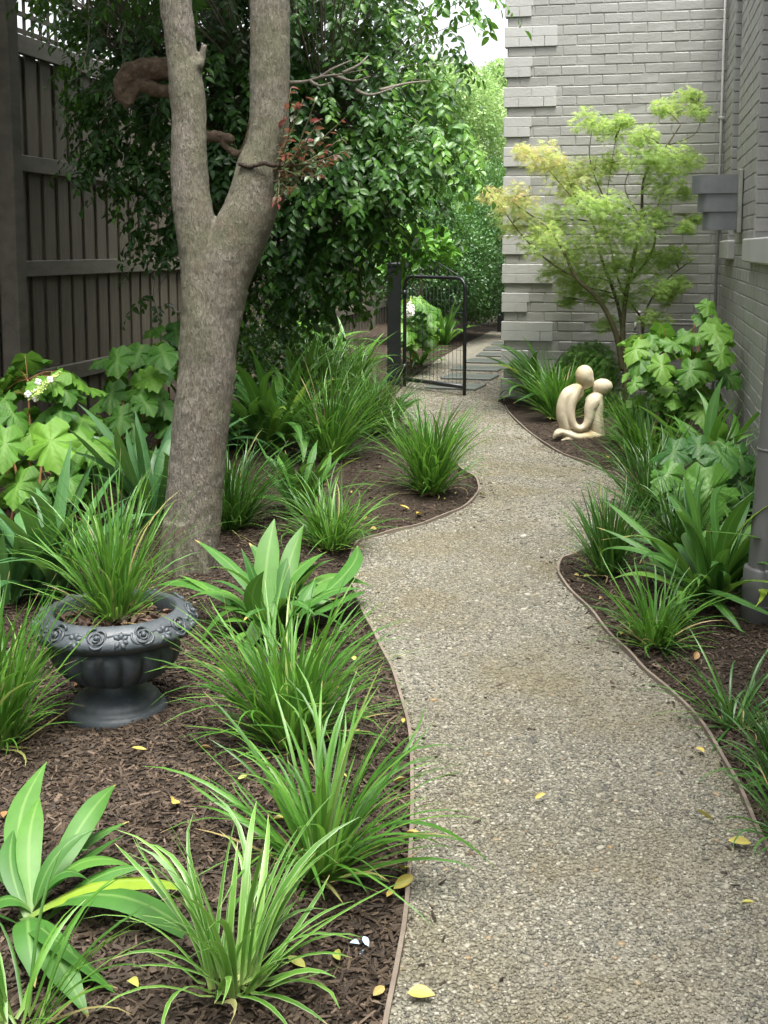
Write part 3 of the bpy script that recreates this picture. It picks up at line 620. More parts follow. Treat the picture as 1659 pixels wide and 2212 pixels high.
# ------------------------------------------------------------------ statue
def statue():
    P0 = at(1250, 956); ax = RT; q = .000515; dep = -nrm(A3(FW[0], FW[1], 0))
    z0 = bed_z(P0[None, :2])[0]
    def L(x, y, d=0.): return A3(P0[0], P0[1], z0 - .015) + ax * ((x - 680) * q) + A3(0, 0, (1262 - y) * q) + dep * d * q
    t = thing('statue', P0 * (1, 1, 0) + (0, 0, z0), 'pale sandstone statue of two abstract figures kneeling head to head', 'statue')
    Rm = np.column_stack([ax, dep, A3(0, 0, 1)])
    def tb(m, pts, r, k=6, fl=1.0):
        C = spline([p for p in pts], k)[:, :3]; rs = spline(np.array([[a, 0, 0] for a in r]), k)[:, 0]
        for (x, y, d), r_ in zip(C, rs): m.ball(L(x, y, d), (r_ * q, r_ * q * fl, r_ * q), 14, 9, Rm)
    m = MB()
    tb(m, [(620, 560, 0), (520, 640, 0), (465, 780, 0), (455, 920, 0), (490, 1050, 0), (520, 1150, 0)], [60, 82, 84, 84, 80, 72], 8, 1.7)
    tb(m, [(560, 620, 10), (560, 750, 10), (530, 880, 0)], [84, 78, 66], 8, 1.5)
    tb(m, [(700, 560, 0), (690, 640, 0), (640, 700, 0)], [38, 40, 40], 6, 1.5)
    tb(m, [(645, 560, 45), (580, 680, 60), (548, 820, 75), (560, 960, 90), (610, 1060, 95), (690, 1088, 100), (762, 1040, 100), (800, 940, 90), (815, 830, 75), (855, 740, 60), (900, 680, 45)], [66, 80, 70, 58, 50, 48, 54, 68, 84, 98, 72], 10, 1.15)
    m1 = m; fig = remesh(m1.build('tall_figure', 'stone', t), .0045, 5)
    m = MB()
    tb(m, [(905, 690, 0), (910, 800, 0), (905, 930, 0), (915, 1060, 0), (925, 1170, 0)], [88, 94, 96, 100, 98], 8, 1.5)
    tb(m, [(780, 720, 30), (840, 690, 40), (930, 670, 30), (955, 700, 0)], [34, 60, 55, 35], 8, 1.3)
    fg2 = remesh(m.build('short_figure', 'stone', t), .0045, 5)
    m = MB()
    tb(m, [(345, 1228, 30), (385, 1165, 40), (450, 1135, 40), (540, 1165, 40), (640, 1200, 40), (760, 1195, 30), (880, 1190, 10), (945, 1180, 0)], [22, 44, 52, 62, 68, 76, 82, 72], 10, 2.0)
    tb(m, [(440, 1245, 110), (520, 1222, 130), (600, 1248, 120)], [16, 22, 14], 8, 1.5)
    tb(m, [(520, 1240, -20), (940, 1245, -20)], [50, 55], 12, 2.2)
    remesh(m.build('kneeling_base', 'stone', t), .0045, 4)
    m = MB(); m.ball(L(738, 392, 0), (122 * q, 112 * q, 140 * q), 24, 16, Rm); tb(m, [(770, 430, 0), (800, 490, 0), (700, 560, 0)], [95, 62, 40], 8, 1.1); remesh(m.build('tall_head', 'stone', fig), .0045, 6).location = (0, 0, 0)
    m = MB(); m.ball(L(982, 540, 0), (136 * q, 104 * q, 106 * q), 24, 16, Rm); tb(m, [(930, 570, 0), (900, 590, 0), (930, 640, 0)], [70, 50, 42], 6, 1.1); remesh(m.build('short_head', 'stone', fg2), .0045, 6).location = (0, 0, 0)
statue()

# ------------------------------------------------------------------ urn
US = 1.1
UP0 = at(255, 1556); UP0[2] = bed_z(UP0[None, :2])[0] - .005
def urn():
    t = thing('garden_urn', UP0, 'round black garden urn with rose rim and fluted bowl on the mulch', 'urn')
    m = MB(); m.lathe([(0, -.01), (.124, -.01), (.128, .012), (.126, .026), (.118, .034), (.112, .036), (.11, .044), (.106, .052), (.092, .062), (.07, .07), (.058, .078), (.052, .09), (.056, .1), (.03, .102)], UP0, 64, lambda th, z: 1 + np.where((z[:, None] > .05) & (z[:, None] < .074), .012 * np.sign(np.sin(th * 22))[None], 0)); m.build('pedestal', 'urn', t)
    m = MB(); m.lathe([(.04, .095), (.07, .099), (.1, .107), (.13, .124), (.152, .148), (.162, .172), (.16, .192), (.15, .207), (.142, .214), (.142, .222)], UP0, 144, lambda th, z: 1 + .13 * (np.abs(np.sin(th * 9))[None] ** .55 - .85) * np.clip((.207 - z[:, None]) / .03, 0, 1) * np.clip((z[:, None] - .09) / .02, 0, 1)); m.build('bowl', 'urn', t)
    m = MB(); m.lathe([(.135, .215), (.165, .217), (.186, .221), (.198, .229), (.206, .238), (.207, .246), (.202, .256), (.192, .267), (.18, .277), (.17, .283), (.162, .285), (.155, .284), (.15, .278), (.147, .25), (.145, .22)], UP0, 120, lambda th, z: 1 + np.clip((z[:, None] - .22) / .02, 0, 1) * np.clip((.27 - z[:, None]) / .01, 0, 1) * (.006 * np.sin(th * 31 + z[:, None] * 300) + .005 * np.sin(th * 47 - z[:, None] * 420)))
    rim = m.build('rim', 'urn', t)
    m = MB(); sl_ = math.atan2(.04, .026)
    for k in range(11):                                           # roses in relief, each a turned spiral with petals, leaves between
        th = k * 2 * math.pi / 11 + .35; er = A3(math.cos(th), math.sin(th), 0); et = A3(-er[1], er[0], 0); nn = nrm(er * .78 + A3(0, 0, .62)); vv = np.cross(nn, et); c = UP0 + er * .189 + A3(0, 0, .262)
        T = np.linspace(0, 6.4 * math.pi, 70); RR = .024 * (1 - T / T[-1]) + .003
        m.tube([c + (et * math.cos(a + k) + vv * math.sin(a + k)) * r_ * (1 + .12 * math.sin(2.6 * a)) + nn * (.002 + .3 * (.03 - r_) + .002 * math.sin(2.6 * a)) for a, r_ in zip(T, RR)], np.linspace(.0034, .0026, 70), 6)
        m.ball(c + nn * .01, .007, 8, 6)
        th2 = th + math.pi / 11; er = A3(math.cos(th2), math.sin(th2), 0); et = A3(-er[1], er[0], 0); nn = nrm(er * .78 + A3(0, 0, .62)); vv = np.cross(nn, et); c = UP0 + er * .193 + A3(0, 0, .256)
        for a in (-2.3, -1.2, -.3, .5, 1.4, 2.4):
            d = et * math.cos(a) + vv * math.sin(a); m.tube([c + d * .003 + nn * .002, c + d * .014 + nn * .006, c + d * .024 + nn * .001], [.004, .007, .0015], 6)
        m.tube([c - et * .03 + vv * .012 + nn * .003, c + vv * .018 + nn * .004, c + et * .03 + vv * .012 + nn * .003], .003, 6)
    m.build('rose_relief', 'urn', rim).location = (0, 0, 0)
    m = MB(); m.lathe([(.148, .236), (.1, .247), (.05, .253), (.0, .255)], UP0, 40)
    so = m.build('potting_soil', 'soil_pot', t)
    m = MB(); n = 260; a, r_ = R.uniform(0, 6.28, n), .14 * np.sqrt(R.random(n)); pos = UP0 + np.column_stack([r_ * np.cos(a), r_ * np.sin(a), .25 - .01 * r_ / .14 + R.uniform(0, .012, n)])
    ax = np.column_stack([R.normal(size=(n, 2)), R.normal(0, .35, n)]); m.scatter(T_DRY, pos, ax, A3(0, 0, 1) + R.normal(0, .3, (n, 3)), R.uniform(.012, .04, n), R.random(n)); dm = rnd_mat('bark chip', [(0, (.04, .027, .02)), (1, (.26, .16, .11))]); m.build('dry_litter', dm, so).location = (0, 0, 0)
    return t
urn_o = urn(); urn_o.scale = (US,) * 3

# ------------------------------------------------------------------ strap and grass plants
def tuft(m, base, n, length, width, lean, droop, spread=.04, seg=9, fold=.3, shape='grass', az=None, up_bias=0, pw=1.6, rlo=0., rhi=1.):
    base = np.asarray(base); a = R.uniform(0, 2 * math.pi, n) if az is None else R.uniform(az[0], az[1], n)
    r0 = spread * np.sqrt(R.random(n)); L = R.uniform(*length, n); W = R.uniform(*width, n); th0 = np.radians(R.uniform(*lean, n)); dr = np.radians(R.uniform(*droop, n))
    s = np.linspace(0, 1, seg); th = th0[:, None] + dr[:, None] * s[None] ** pw
    ds = L[:, None] / (seg - 1); h = np.concatenate([np.zeros((n, 1)), np.cumsum(np.sin(th[:, :-1]) * ds, 1)], 1); z = np.concatenate([np.zeros((n, 1)), np.cumsum(np.cos(th[:, :-1]) * ds, 1)], 1)
    bend = R.normal(0, .25 if shape == 'grass' else .4, n)[:, None] * s[None] ** 2; aa = a[:, None] + bend
    a0 = a + R.normal(0, .7, n)
    C = np.stack([base[0] + (r0 * np.cos(a0))[:, None] + h * np.cos(aa), base[1] + (r0 * np.sin(a0))[:, None] + h * np.sin(aa), np.maximum(base[2] + z, base[2] + .004 + .01 * R.random((n, 1)))], -1)
    if shape == 'grass': wf = (1 - s ** 4) * (.75 + .25 * np.minimum(1, s * 4)) + .06
    else: wf = .34 + .66 * np.sin(np.pi * np.clip(s * .98 + .02, 0, 1) ** 1.05) ** .9; wf = np.where(s < .25, .34 + (wf - .34) * (s / .25) ** 1.5, wf); wf = np.where(s > .75, wf * np.clip((1.0 - s) / .25, 0, 1) ** .6, wf) + .012
    tw = R.normal(0, .55, n)[:, None] * s[None]
    side = np.stack([-np.sin(aa + tw), np.cos(aa + tw), .25 * tw], -1)
    m.ribbon(C, W[:, None] * wf[None] / 2, nrm(side), fold, rn=R.uniform(rlo, rhi, n))
def leaf_to(m, base, tip, lift, wd, rn=None, seg=15, turn=0.):
    base, tip = np.asarray(base), np.asarray(tip); mid = (base + tip) / 2 + A3(0, 0, lift); s = np.linspace(0, 1, seg)[:, None]
    C = (1 - s) ** 2 * base + 2 * s * (1 - s) * mid + s * s * tip; d = nrm(tip[:2] - base[:2] + 1e-6); ln = np.linalg.norm(tip - base); side0 = A3(-d[1], d[0], 0); d3 = A3(d[0], d[1], 0)
    C = C + side0 * ln * R.normal(0, .07) * np.sin(np.pi * s) + (d3 * .5 - A3(0, 0, .5)) * ln * R.uniform(.08, .3) * np.clip(s - .5, 0, 1) ** 1.6; C[:, 2] = np.maximum(C[:, 2], base[2] * .4 + .008)
    tw = R.normal(0, .45) * s; side = side0 * np.cos(tw) + A3(0, 0, 1) * np.sin(tw)
    s = s[:, 0]; wf = .3 + .7 * np.sin(np.pi * s ** 1.1) ** .85; wf = np.where(s < .3, .3 + (wf - .3) * (s / .3) ** 1.4, wf); wf = np.where(s > .75, wf * np.clip((1 - s) / .25, 0, 1) ** .6, wf) + .012
    m.ribbon(C[None], (wd * wf / 2)[None], nrm(side)[None], .2, rn=np.array([R.random() if rn is None else rn]))
def gz0(P): P = np.asarray(P, float).copy(); P[2] = max(float(bed_z(P[None, :2])[0]), -.01); return P
CLG = 'strappy grass clumps along the path'
def grass(px, n_, length, width, lean, droop, spread, mat, label, base=None, blades=(), group=CLG, **kw):
    B = gz0(at(*px)) if base is None else np.asarray(base)
    n = int(n_ * 1.4); m = MB(); tuft(m, B, n, length, width, lean, droop, spread, **kw)
    tuft(m, B, int(n * .35), (length[0] * .45, length[1] * .7), width, (lean[1] * .8, lean[1] + 25), (30, 70), spread * 1.2, 7)
    tuft(m, B, max(3, int(n * .07)), (length[0] * .3, length[1] * .6), width, (45, 85), (20, 60), spread * 1.3, 7, rlo=.985, rhi=1.)
    for (x, y, z, lift, wd) in blades: leaf_to(m, B + A3(0, 0, .01), at(x, y, z), lift, wd, .5)
    o = m.build('grass_clump', mat, loc=B); return tag(o, label, 'plant', group)
grass((690, 1925), 72, (.24, .46), (.007, .0125), (4, 50), (25, 95), .035, 'grass', 'grass clump with one long blade reaching over the gravel edge', blades=[(1078, 1885, .03, .22, .013), (985, 1840, .1, .16, .011)])
grass((630, 1645), 150, (.26, .5), (.006, .0115), (2, 40), (15, 95), .05, 'grass', 'tall dense grass clump on the mulch right of the black urn')
grass((505, 2185), 40, (.20, .37), (.008, .014), (4, 46), (25, 100), .04, 'grass_var', 'grass clump with pale edged blades at the bottom beside the broad leaved plant')
grass((-12, 1640), 120, (.3, .48), (.006, .0105), (2, 32), (15, 65), .05, 'grass', 'upright grass clump left of the urn above the broad leaved plant')
grass((40, 2270), 20, (.22, .36), (.006, .010), (10, 45), (20, 70), .04, 'grass', 'sparse grass blades in the bottom left corner under the broad leaves')
grass((500, 1165), 150, (.3, .6), (.005, .009), (2, 45), (25, 95), .05, 'grass_dark', 'dark grass clump close against the right side of the thick trunk')
grass((715, 1195), 120, (.24, .42), (.005, .009), (5, 50), (25, 95), .05, 'grass', 'small grass clump where the left bed pinches in beside the gravel')
grass((930, 1070), 150, (.36, .62), (.007, .0125), (0, 36), (10, 70), .055, 'grass', 'lone upright grass clump on the mulch point jutting into the path')
grass((712, 1010), 170, (.4, .78), (.006, .011), (2, 42), (15, 85), .06, 'grass', 'spreading grass clump behind the small broad leaved plant right of the trunk')
grass((810, 940), 130, (.36, .64), (.006, .011), (5, 50), (20, 90), .06, 'grass', 'arching grass clump below the gate post')
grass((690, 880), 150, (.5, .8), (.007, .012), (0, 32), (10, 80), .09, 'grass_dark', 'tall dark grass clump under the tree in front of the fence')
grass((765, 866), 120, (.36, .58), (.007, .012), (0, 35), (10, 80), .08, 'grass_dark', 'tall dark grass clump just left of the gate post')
urn_top = UP0 + (0, 0, .248 * US)
grass(None, 130, (.24, .5), (.004, .007), (0, 36), (8, 80), .032, 'grass', 'bushy grass growing in the black urn', base=urn_top, group='strappy grass clumps along the path')
grass((1312, 1250), 120, (.24, .42), (.006, .010), (0, 30), (5, 55), .04, 'grass_dark', 'upright grass clump at the tip of the right bed by the path')
grass((1415, 1395), 80, (.2, .36), (.005, .009), (5, 50), (20, 90), .04, 'grass', 'grass clump between the broad leaved plant by the downpipe and the path')
grass((1585, 1575), 30, (.18, .32), (.005, .009), (10, 60), (25, 95), .03, 'grass_dark', 'sparse dark grass tuft below the foot of the downpipe')
grass((1700, 1700), 60, (.16, .27), (.006, .010), (5, 60), (20, 80), .04, 'grass_dark', 'dense dark grass clump cut by the right edge near the bed rim')
grass((1720, 1830), 30, (.16, .28), (.005, .009), (10, 60), (20, 80), .03, 'grass_dark', 'lowest grass tuft at the right edge beside the timber strip')
grass((1368, 972), 130, (.26, .44), (.006, .011), (2, 50), (15, 85), .06, 'grass', 'grass clump touching the right side of the pale statue')
grass((1210, 912), 130, (.34, .6), (.007, .012), (0, 36), (10, 75), .07, 'grass', 'tall grass clump directly left of the pale statue')
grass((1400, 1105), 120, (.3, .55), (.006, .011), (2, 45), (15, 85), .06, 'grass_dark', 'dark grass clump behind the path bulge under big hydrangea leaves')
grass((1395, 1010), 110, (.3, .5), (.006, .011), (2, 50), (15, 85), .07, 'grass', 'grass clump right of the statue under the hydrangea')

CLS = 'broad strap leaved plants in the garden beds'
def strap(px, n, length, width, lean, droop, mat, label, spread=.035, extra=None, **kw):
    B = gz0(at(*px)); m = MB(); tuft(m, B, int(n * 1.2), length, (width[0] * .82, width[1] * .92), lean, (droop[0] + 10, droop[1] + 30), spread, 13, .22, 'strap', **kw)
    if extra: extra(m, B)
    o = m.build('strap_leaf_plant', mat, loc=B); return tag(o, label, 'plant', CLS)
def s1(m, B):
    for (x, y, z, lift, wd, rn) in [(100, 1640, .22, .02, .058, .7), (85, 1720, .2, .05, .05, .8), (245, 1690, .2, .06, .05, .6), (272, 1768, .13, .03, .026, .5), (288, 1872, .12, .1, .042, .75), (265, 1800, .1, .03, .028, .3), (440, 1928, .06, .12, .062, .985), (480, 2075, .02, .16, .066, .5), (190, 2190, .04, .1, .06, .55), (75, 2125, .06, .1, .055, .45), (-30, 1870, .1, .06, .05, .5), (190, 1900, .12, .1, .04, .2), (300, 2185, .01, .14, .058, .4), (-60, 2020, .04, .1, .05, .4), (30, 1790, .16, .03, .042, .3)]:
        leaf_to(m, B + A3(R.normal(0, .012), R.normal(0, .012), .02), at(x, y, z), lift, wd, rn)
strap((65, 2045), 4, (.14, .24), (.028, .04), (10, 50), (10, 60), 'strap', 'big broad leaved plant in the bottom left foreground with a yellow tipped leaf', extra=s1, rhi=.6)
def s2(m, B):
    for (x, y, z, lift, wd, rn) in [(592, 1115, .4, .02, .085, .75), (655, 1130, .36, .02, .07, .7), (540, 1165, .32, .03, .065, .5), (700, 1185, .28, .06, .065, .6), (765, 1165, .2, .1, .06, .5), (800, 1260, .08, .2, .075, .8), (790, 1275, .06, .1, .06, .4), (425, 1160, .3, .05, .05, .5), (420, 1420, .0, .24, .065, .6), (330, 1265, .14, .18, .065, .5), (690, 1370, .02, .2, .06, .5), (520, 1440, .0, .2, .055, .7), (460, 1320, .1, .12, .05, .3), (620, 1200, .28, .03, .06, .2), (790, 1400, .0, .2, .06, .3), (570, 1230, .3, .02, .055, .25), (640, 1290, .2, .1, .06, .6)]:
        leaf_to(m, B + A3(R.normal(0, .02), R.normal(0, .02), .01), at(x, y, z), lift, wd, rn)
strap((590, 1395), 24, (.2, .42), (.04, .06), (5, 55), (15, 95), 'strap', 'large broad leaved plant spreading between the trunk and the path edge', extra=s2)
strap((650, 1135), 26, (.26, .46), (.032, .048), (2, 50), (10, 60), 'strap', 'small upright broad leaved plant on the open mulch right of the trunk')
strap((110, 1320), 32, (.36, .62), (.045, .075), (2, 45), (15, 90), 'strap_blue', 'bluish broad leaved plant behind the urn on its left')
strap((20, 1330), 14, (.3, .46), (.05, .075), (10, 50), (15, 90), 'strap_blue', 'bluish broad leaved plant at the left edge behind the upright grass')
strap((325, 1150), 26, (.36, .7), (.045, .07), (0, 35), (10, 70), 'strap_blue', 'bluish broad leaved plant against the left side of the thick trunk')
strap((585, 1000), 40, (.45, .8), (.05, .08), (2, 50), (15, 95), 'strap', 'dark broad leaved plant behind the trunk on its right')
strap((525, 985), 26, (.4, .72), (.05, .08), (10, 55), (20, 95), 'strap', 'arching broad leaved plant tucked close behind the thick trunk')
strap((640, 905), 30, (.5, .8), (.05, .08), (2, 45), (15, 90), 'strap', 'broad leaved plant below the drooping tree beside the tall dark grass')
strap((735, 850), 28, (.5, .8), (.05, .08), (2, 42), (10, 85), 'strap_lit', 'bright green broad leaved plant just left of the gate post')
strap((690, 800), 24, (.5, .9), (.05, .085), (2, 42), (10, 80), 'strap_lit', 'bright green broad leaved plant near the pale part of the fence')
strap((805, 893), 20, (.28, .46), (.035, .055), (10, 55), (15, 90), 'strap', 'broad leaved plant at the foot of the gate post')
strap((855, 905), 12, (.25, .42), (.04, .06), (10, 60), (20, 90), 'strap', 'low broad leaved plant at the end of the left timber strip')
strap((1170, 882), 56, (.42, .72), (.045, .07), (2, 58), (15, 95), 'strap', 'broad leaved plant at the quoined corner of the house')
strap((1540, 1330), 60, (.34, .58), (.036, .06), (0, 60), (15, 95), 'strap', 'big glossy broad leaved plant in front of the downpipe', spread=.05)
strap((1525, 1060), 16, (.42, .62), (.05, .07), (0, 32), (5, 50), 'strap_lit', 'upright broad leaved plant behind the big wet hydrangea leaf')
strap((1440, 985), 14, (.3, .5), (.04, .06), (10, 55), (15, 80), 'strap', 'broad leaved plant right of the statue below the pale hydrangea')
strap((1375, 1000), 12, (.28, .44), (.04, .06), (5, 50), (10, 80), 'strap', 'low broad leaved plant behind the statue beside the lacy tree trunk')
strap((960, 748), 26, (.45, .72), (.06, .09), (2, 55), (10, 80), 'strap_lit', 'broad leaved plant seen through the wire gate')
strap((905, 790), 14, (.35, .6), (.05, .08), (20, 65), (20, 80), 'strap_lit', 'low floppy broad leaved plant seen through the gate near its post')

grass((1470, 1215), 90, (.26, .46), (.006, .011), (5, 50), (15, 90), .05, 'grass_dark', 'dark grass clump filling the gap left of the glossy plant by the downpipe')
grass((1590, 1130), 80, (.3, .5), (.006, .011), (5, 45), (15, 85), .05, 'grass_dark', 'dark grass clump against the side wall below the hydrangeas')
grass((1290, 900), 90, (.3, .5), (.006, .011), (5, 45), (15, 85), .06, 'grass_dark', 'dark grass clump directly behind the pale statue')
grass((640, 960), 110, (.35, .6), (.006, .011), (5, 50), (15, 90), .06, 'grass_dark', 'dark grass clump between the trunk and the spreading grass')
strap((440, 1010), 22, (.4, .7), (.045, .07), (5, 50), (15, 90), 'strap_blue', 'dark broad leaved plant hidden behind the foot of the trunk')
# ------------------------------------------------------------------ hydrangeas
def hydrangea(px, leaves, mat, label, stems, size=(.17, .24), flower=None, fill=0, fill_box=None):
    """leaves: (x, y, depth, length, droop) read as places in front of the root; each on a petiole from the nearest stem"""
    B = gz0(at(*px)); t = thing('hydrangea_shrub', B, label, 'shrub', 'oak leaf hydrangeas'); tops = []
    sm = MB()
    for (x, y, d) in stems:
        tp = atD(x, y, d); mid = (B + tp) / 2 + A3(R.normal(0, .02), R.normal(0, .02), .03); P = spline([B + A3(R.normal(0, .04), R.normal(0, .04), -.02), mid, tp], 8)
        sm.tube(P, np.linspace(.009, .004, len(P)), 7); tops.append(P)
    allp = np.concatenate(tops)
    lm = MB(); pos, ax, nn, sz = [], [], [], []
    L = [l for l in leaves]
    for (x, y, d, s_, dr) in L:
        s_ *= .92
        c = atD(x, y, d); k = np.argmin(np.linalg.norm(allp - c, axis=1)); root = allp[k]
        out = nrm((c - root) * (1, 1, .25) + R.normal(0, .02, 3)); h = nrm(A3(out[0], out[1], 0) + 1e-6)
        axv = nrm(h + A3(0, 0, -dr)); st = c - axv * s_ * .42
        sm.tube(spline([root, (root + st) / 2 + A3(0, 0, .015), st + axv * s_ * .03], 5), .0022, 5)
        pos.append(st); ax.append(axv); tilt = nrm(A3(-FW[0], -FW[1], 0)) * .35
        nn.append(nrm(A3(0, 0, 1) + tilt + h * dr * .6 + R.normal(0, .18, 3))); sz.append(s_)
    lm.scatter(T_OAK, np.array(pos), np.array(ax), np.array(nn), np.array(sz), R.random(len(pos)), R.uniform(.9, 1.12, len(pos)))
    sm.build('stem', 'stem_red', t); lm.build('leaves', mat, t)
    if flower:
        fa, fb = atD(*flower[0]), atD(*flower[1]); f = MB(); w_ = MB()
        for k in range(150):
            s_ = R.random(); p = fa + (fb - fa) * s_; a = nrm(R.normal(size=3)); f.ball(p + a * (.028 * (1 - s_ * .75)) * R.random() ** .4, .0055, 6, 4)
        f.tube([fa - (fb - fa) * .2, fb], .004, 6)
        for k in range(5 if len(flower) < 3 else 60):
            s_ = R.random() * .45; p = fa + (fb - fa) * s_ + nrm(R.normal(size=3)) * .036
            for a in range(4):
                an = a * 1.57 + k; w_.ball(p + RT * .009 * math.cos(an) + A3(0, 0, .009 * math.sin(an)), (.0095, .0045, .0095), 7, 5)
        fo = f.build('flower_spike', 'bud', t); w_.build('blossoms', 'white', fo).location = (0, 0, 0)
    return t
def rl(boxes, d, s=(.17, .24), dr=(.15, .8)):
    out = []
    for (x0, y0, x1, y1, n) in boxes:
        for _ in range(n): out.append((R.uniform(x0, x1), R.uniform(y0, y1), R.uniform(*d), R.uniform(*s), R.uniform(*dr)))
    return out
hydrangea((60, 1150), [(60, 775, 5.9, .25, .3), (20, 810, 6, .2, .6), (150, 850, 6, .2, .2), (30, 895, 5.6, .2, .7), (130, 890, 5.6, .2, .3), (10, 960, 5.4, .24, .9), (110, 955, 5.3, .27, .9), (150, 1035, 5.3, .22, .9), (40, 1045, 5.4, .22, .8), (200, 960, 5.5, .27, .5), (230, 980, 5.6, .25, .7), (170, 905, 5.8, .2, .4)] + rl([(0, 790, 210, 1080, 62)], (5.5, 6.3), (.13, .24)), 'hyd', 'lobed leaf hydrangea with a white and green flower spike at the left edge', [(60, 820, 5.8), (120, 900, 5.7), (0, 930, 5.7), (190, 960, 5.9)], flower=((72, 855, 5.5), (128, 805, 5.6)))
hydrangea((275, 1075), [(265, 770, 6.6, .24, .5), (340, 790, 6.6, .24, .6), (310, 840, 6.4, .25, .9), (240, 850, 6.4, .22, .7), (260, 900, 6.3, .2, .8), (350, 870, 6.5, .22, .6), (290, 920, 6.3, .2, .9), (330, 750, 6.8, .2, .3), (210, 870, 6.4, .2, .6)] + rl([(205, 760, 385, 1050, 62)], (6.3, 7.2), (.13, .24)), 'hyd', 'lobed leaf hydrangea between the fence and the left side of the trunk', [(265, 870, 6.6), (330, 790, 6.8), (230, 930, 6.5), (350, 900, 6.7)])
hydrangea((370, 905), [(380, 715, 8.2, .24, .6), (365, 760, 8.3, .22, .5)] + rl([(330, 700, 400, 800, 8)], (8.2, 8.8), (.16, .22)), 'hyd_dark', 'partly hidden hydrangea right against the trunk below the fence rail', [(375, 740, 8.4), (360, 790, 8.5)])
hydrangea((1470, 985), [(1430, 790, 7.2, .22, .9), (1400, 800, 7.3, .2, .7), (1500, 720, 7.4, .24, .1), (1545, 715, 7.2, .26, .3), (1560, 765, 7.0, .2, .6), (1490, 800, 7.2, .22, .8), (1420, 745, 7.5, .2, .2), (1385, 770, 7.5, .2, .3), (1460, 740, 7.4, .22, .2), (1530, 660, 7.7, .2, .3), (1515, 680, 7.7, .17, .5)] + rl([(1365, 700, 1580, 900, 80)], (7.2, 8.0), (.12, .24)), 'hyd_pale', 'pale wet hydrangea against the side wall near the inner corner', [(1430, 770, 7.5), (1500, 700, 7.6), (1545, 740, 7.4), (1400, 790, 7.6), (1525, 665, 7.8)])
hydrangea((1512, 1180), [(1530, 1060, 5.15, .29, 1.2), (1455, 975, 5.5, .22, .5), (1560, 985, 5.4, .21, .4), (1600, 985, 5.5, .17, .9), (1440, 1025, 5.4, .2, .6), (1460, 1090, 5.5, .2, .9), (1510, 960, 5.5, .17, .4), (1570, 1050, 5.5, .2, .8)] + rl([(1415, 950, 1610, 1120, 26)], (5.4, 6.0), (.11, .22)), 'hyd_dark', 'hydrangea with one very large wet leaf above the glossy plant by the downpipe', [(1515, 975, 5.55), (1450, 1010, 5.6), (1580, 1000, 5.6)])
hydrangea((885, 800), rl([(868, 655, 935, 740, 34)], (12.2, 13.2), (.2, .3)), 'hyd_pale', 'hydrangea with a white flower behind the wire gate', [(880, 680, 12.6), (910, 700, 12.7)], flower=((885, 678, 12.2), (888, 640, 12.3), 1))

# ------------------------------------------------------------------ small feathery bush below the maple
B = gz0(at(1285, 895)); t = thing('feathery_bush', B, 'small feathery lime green bush between the statue and the brick wall', 'shrub'); m = MB(); n = 2600
c = atY(1275, 800, 9.75); p = sph(n) * R.random((n, 1)) ** .5 * (.25, .22, .24) + c; p[:, 2] = np.maximum(p[:, 2], .05)
m.scatter(T_FERN, p, sph(n) + (0, 0, -.2), A3(0, 0, 1) + R.normal(0, .5, (n, 3)), R.uniform(.03, .055, n), R.random(n)); m.build('foliage', 'fern', t)
m = MB()
for k in range(7): m.tube(spline([B + R.normal(0, .02, 3) * (1, 1, 0), (B + c) / 2, c + sph(1)[0] * (.15, .12, .12)], 5), .004, 6)
m.build('stem', 'maple_bark', t)

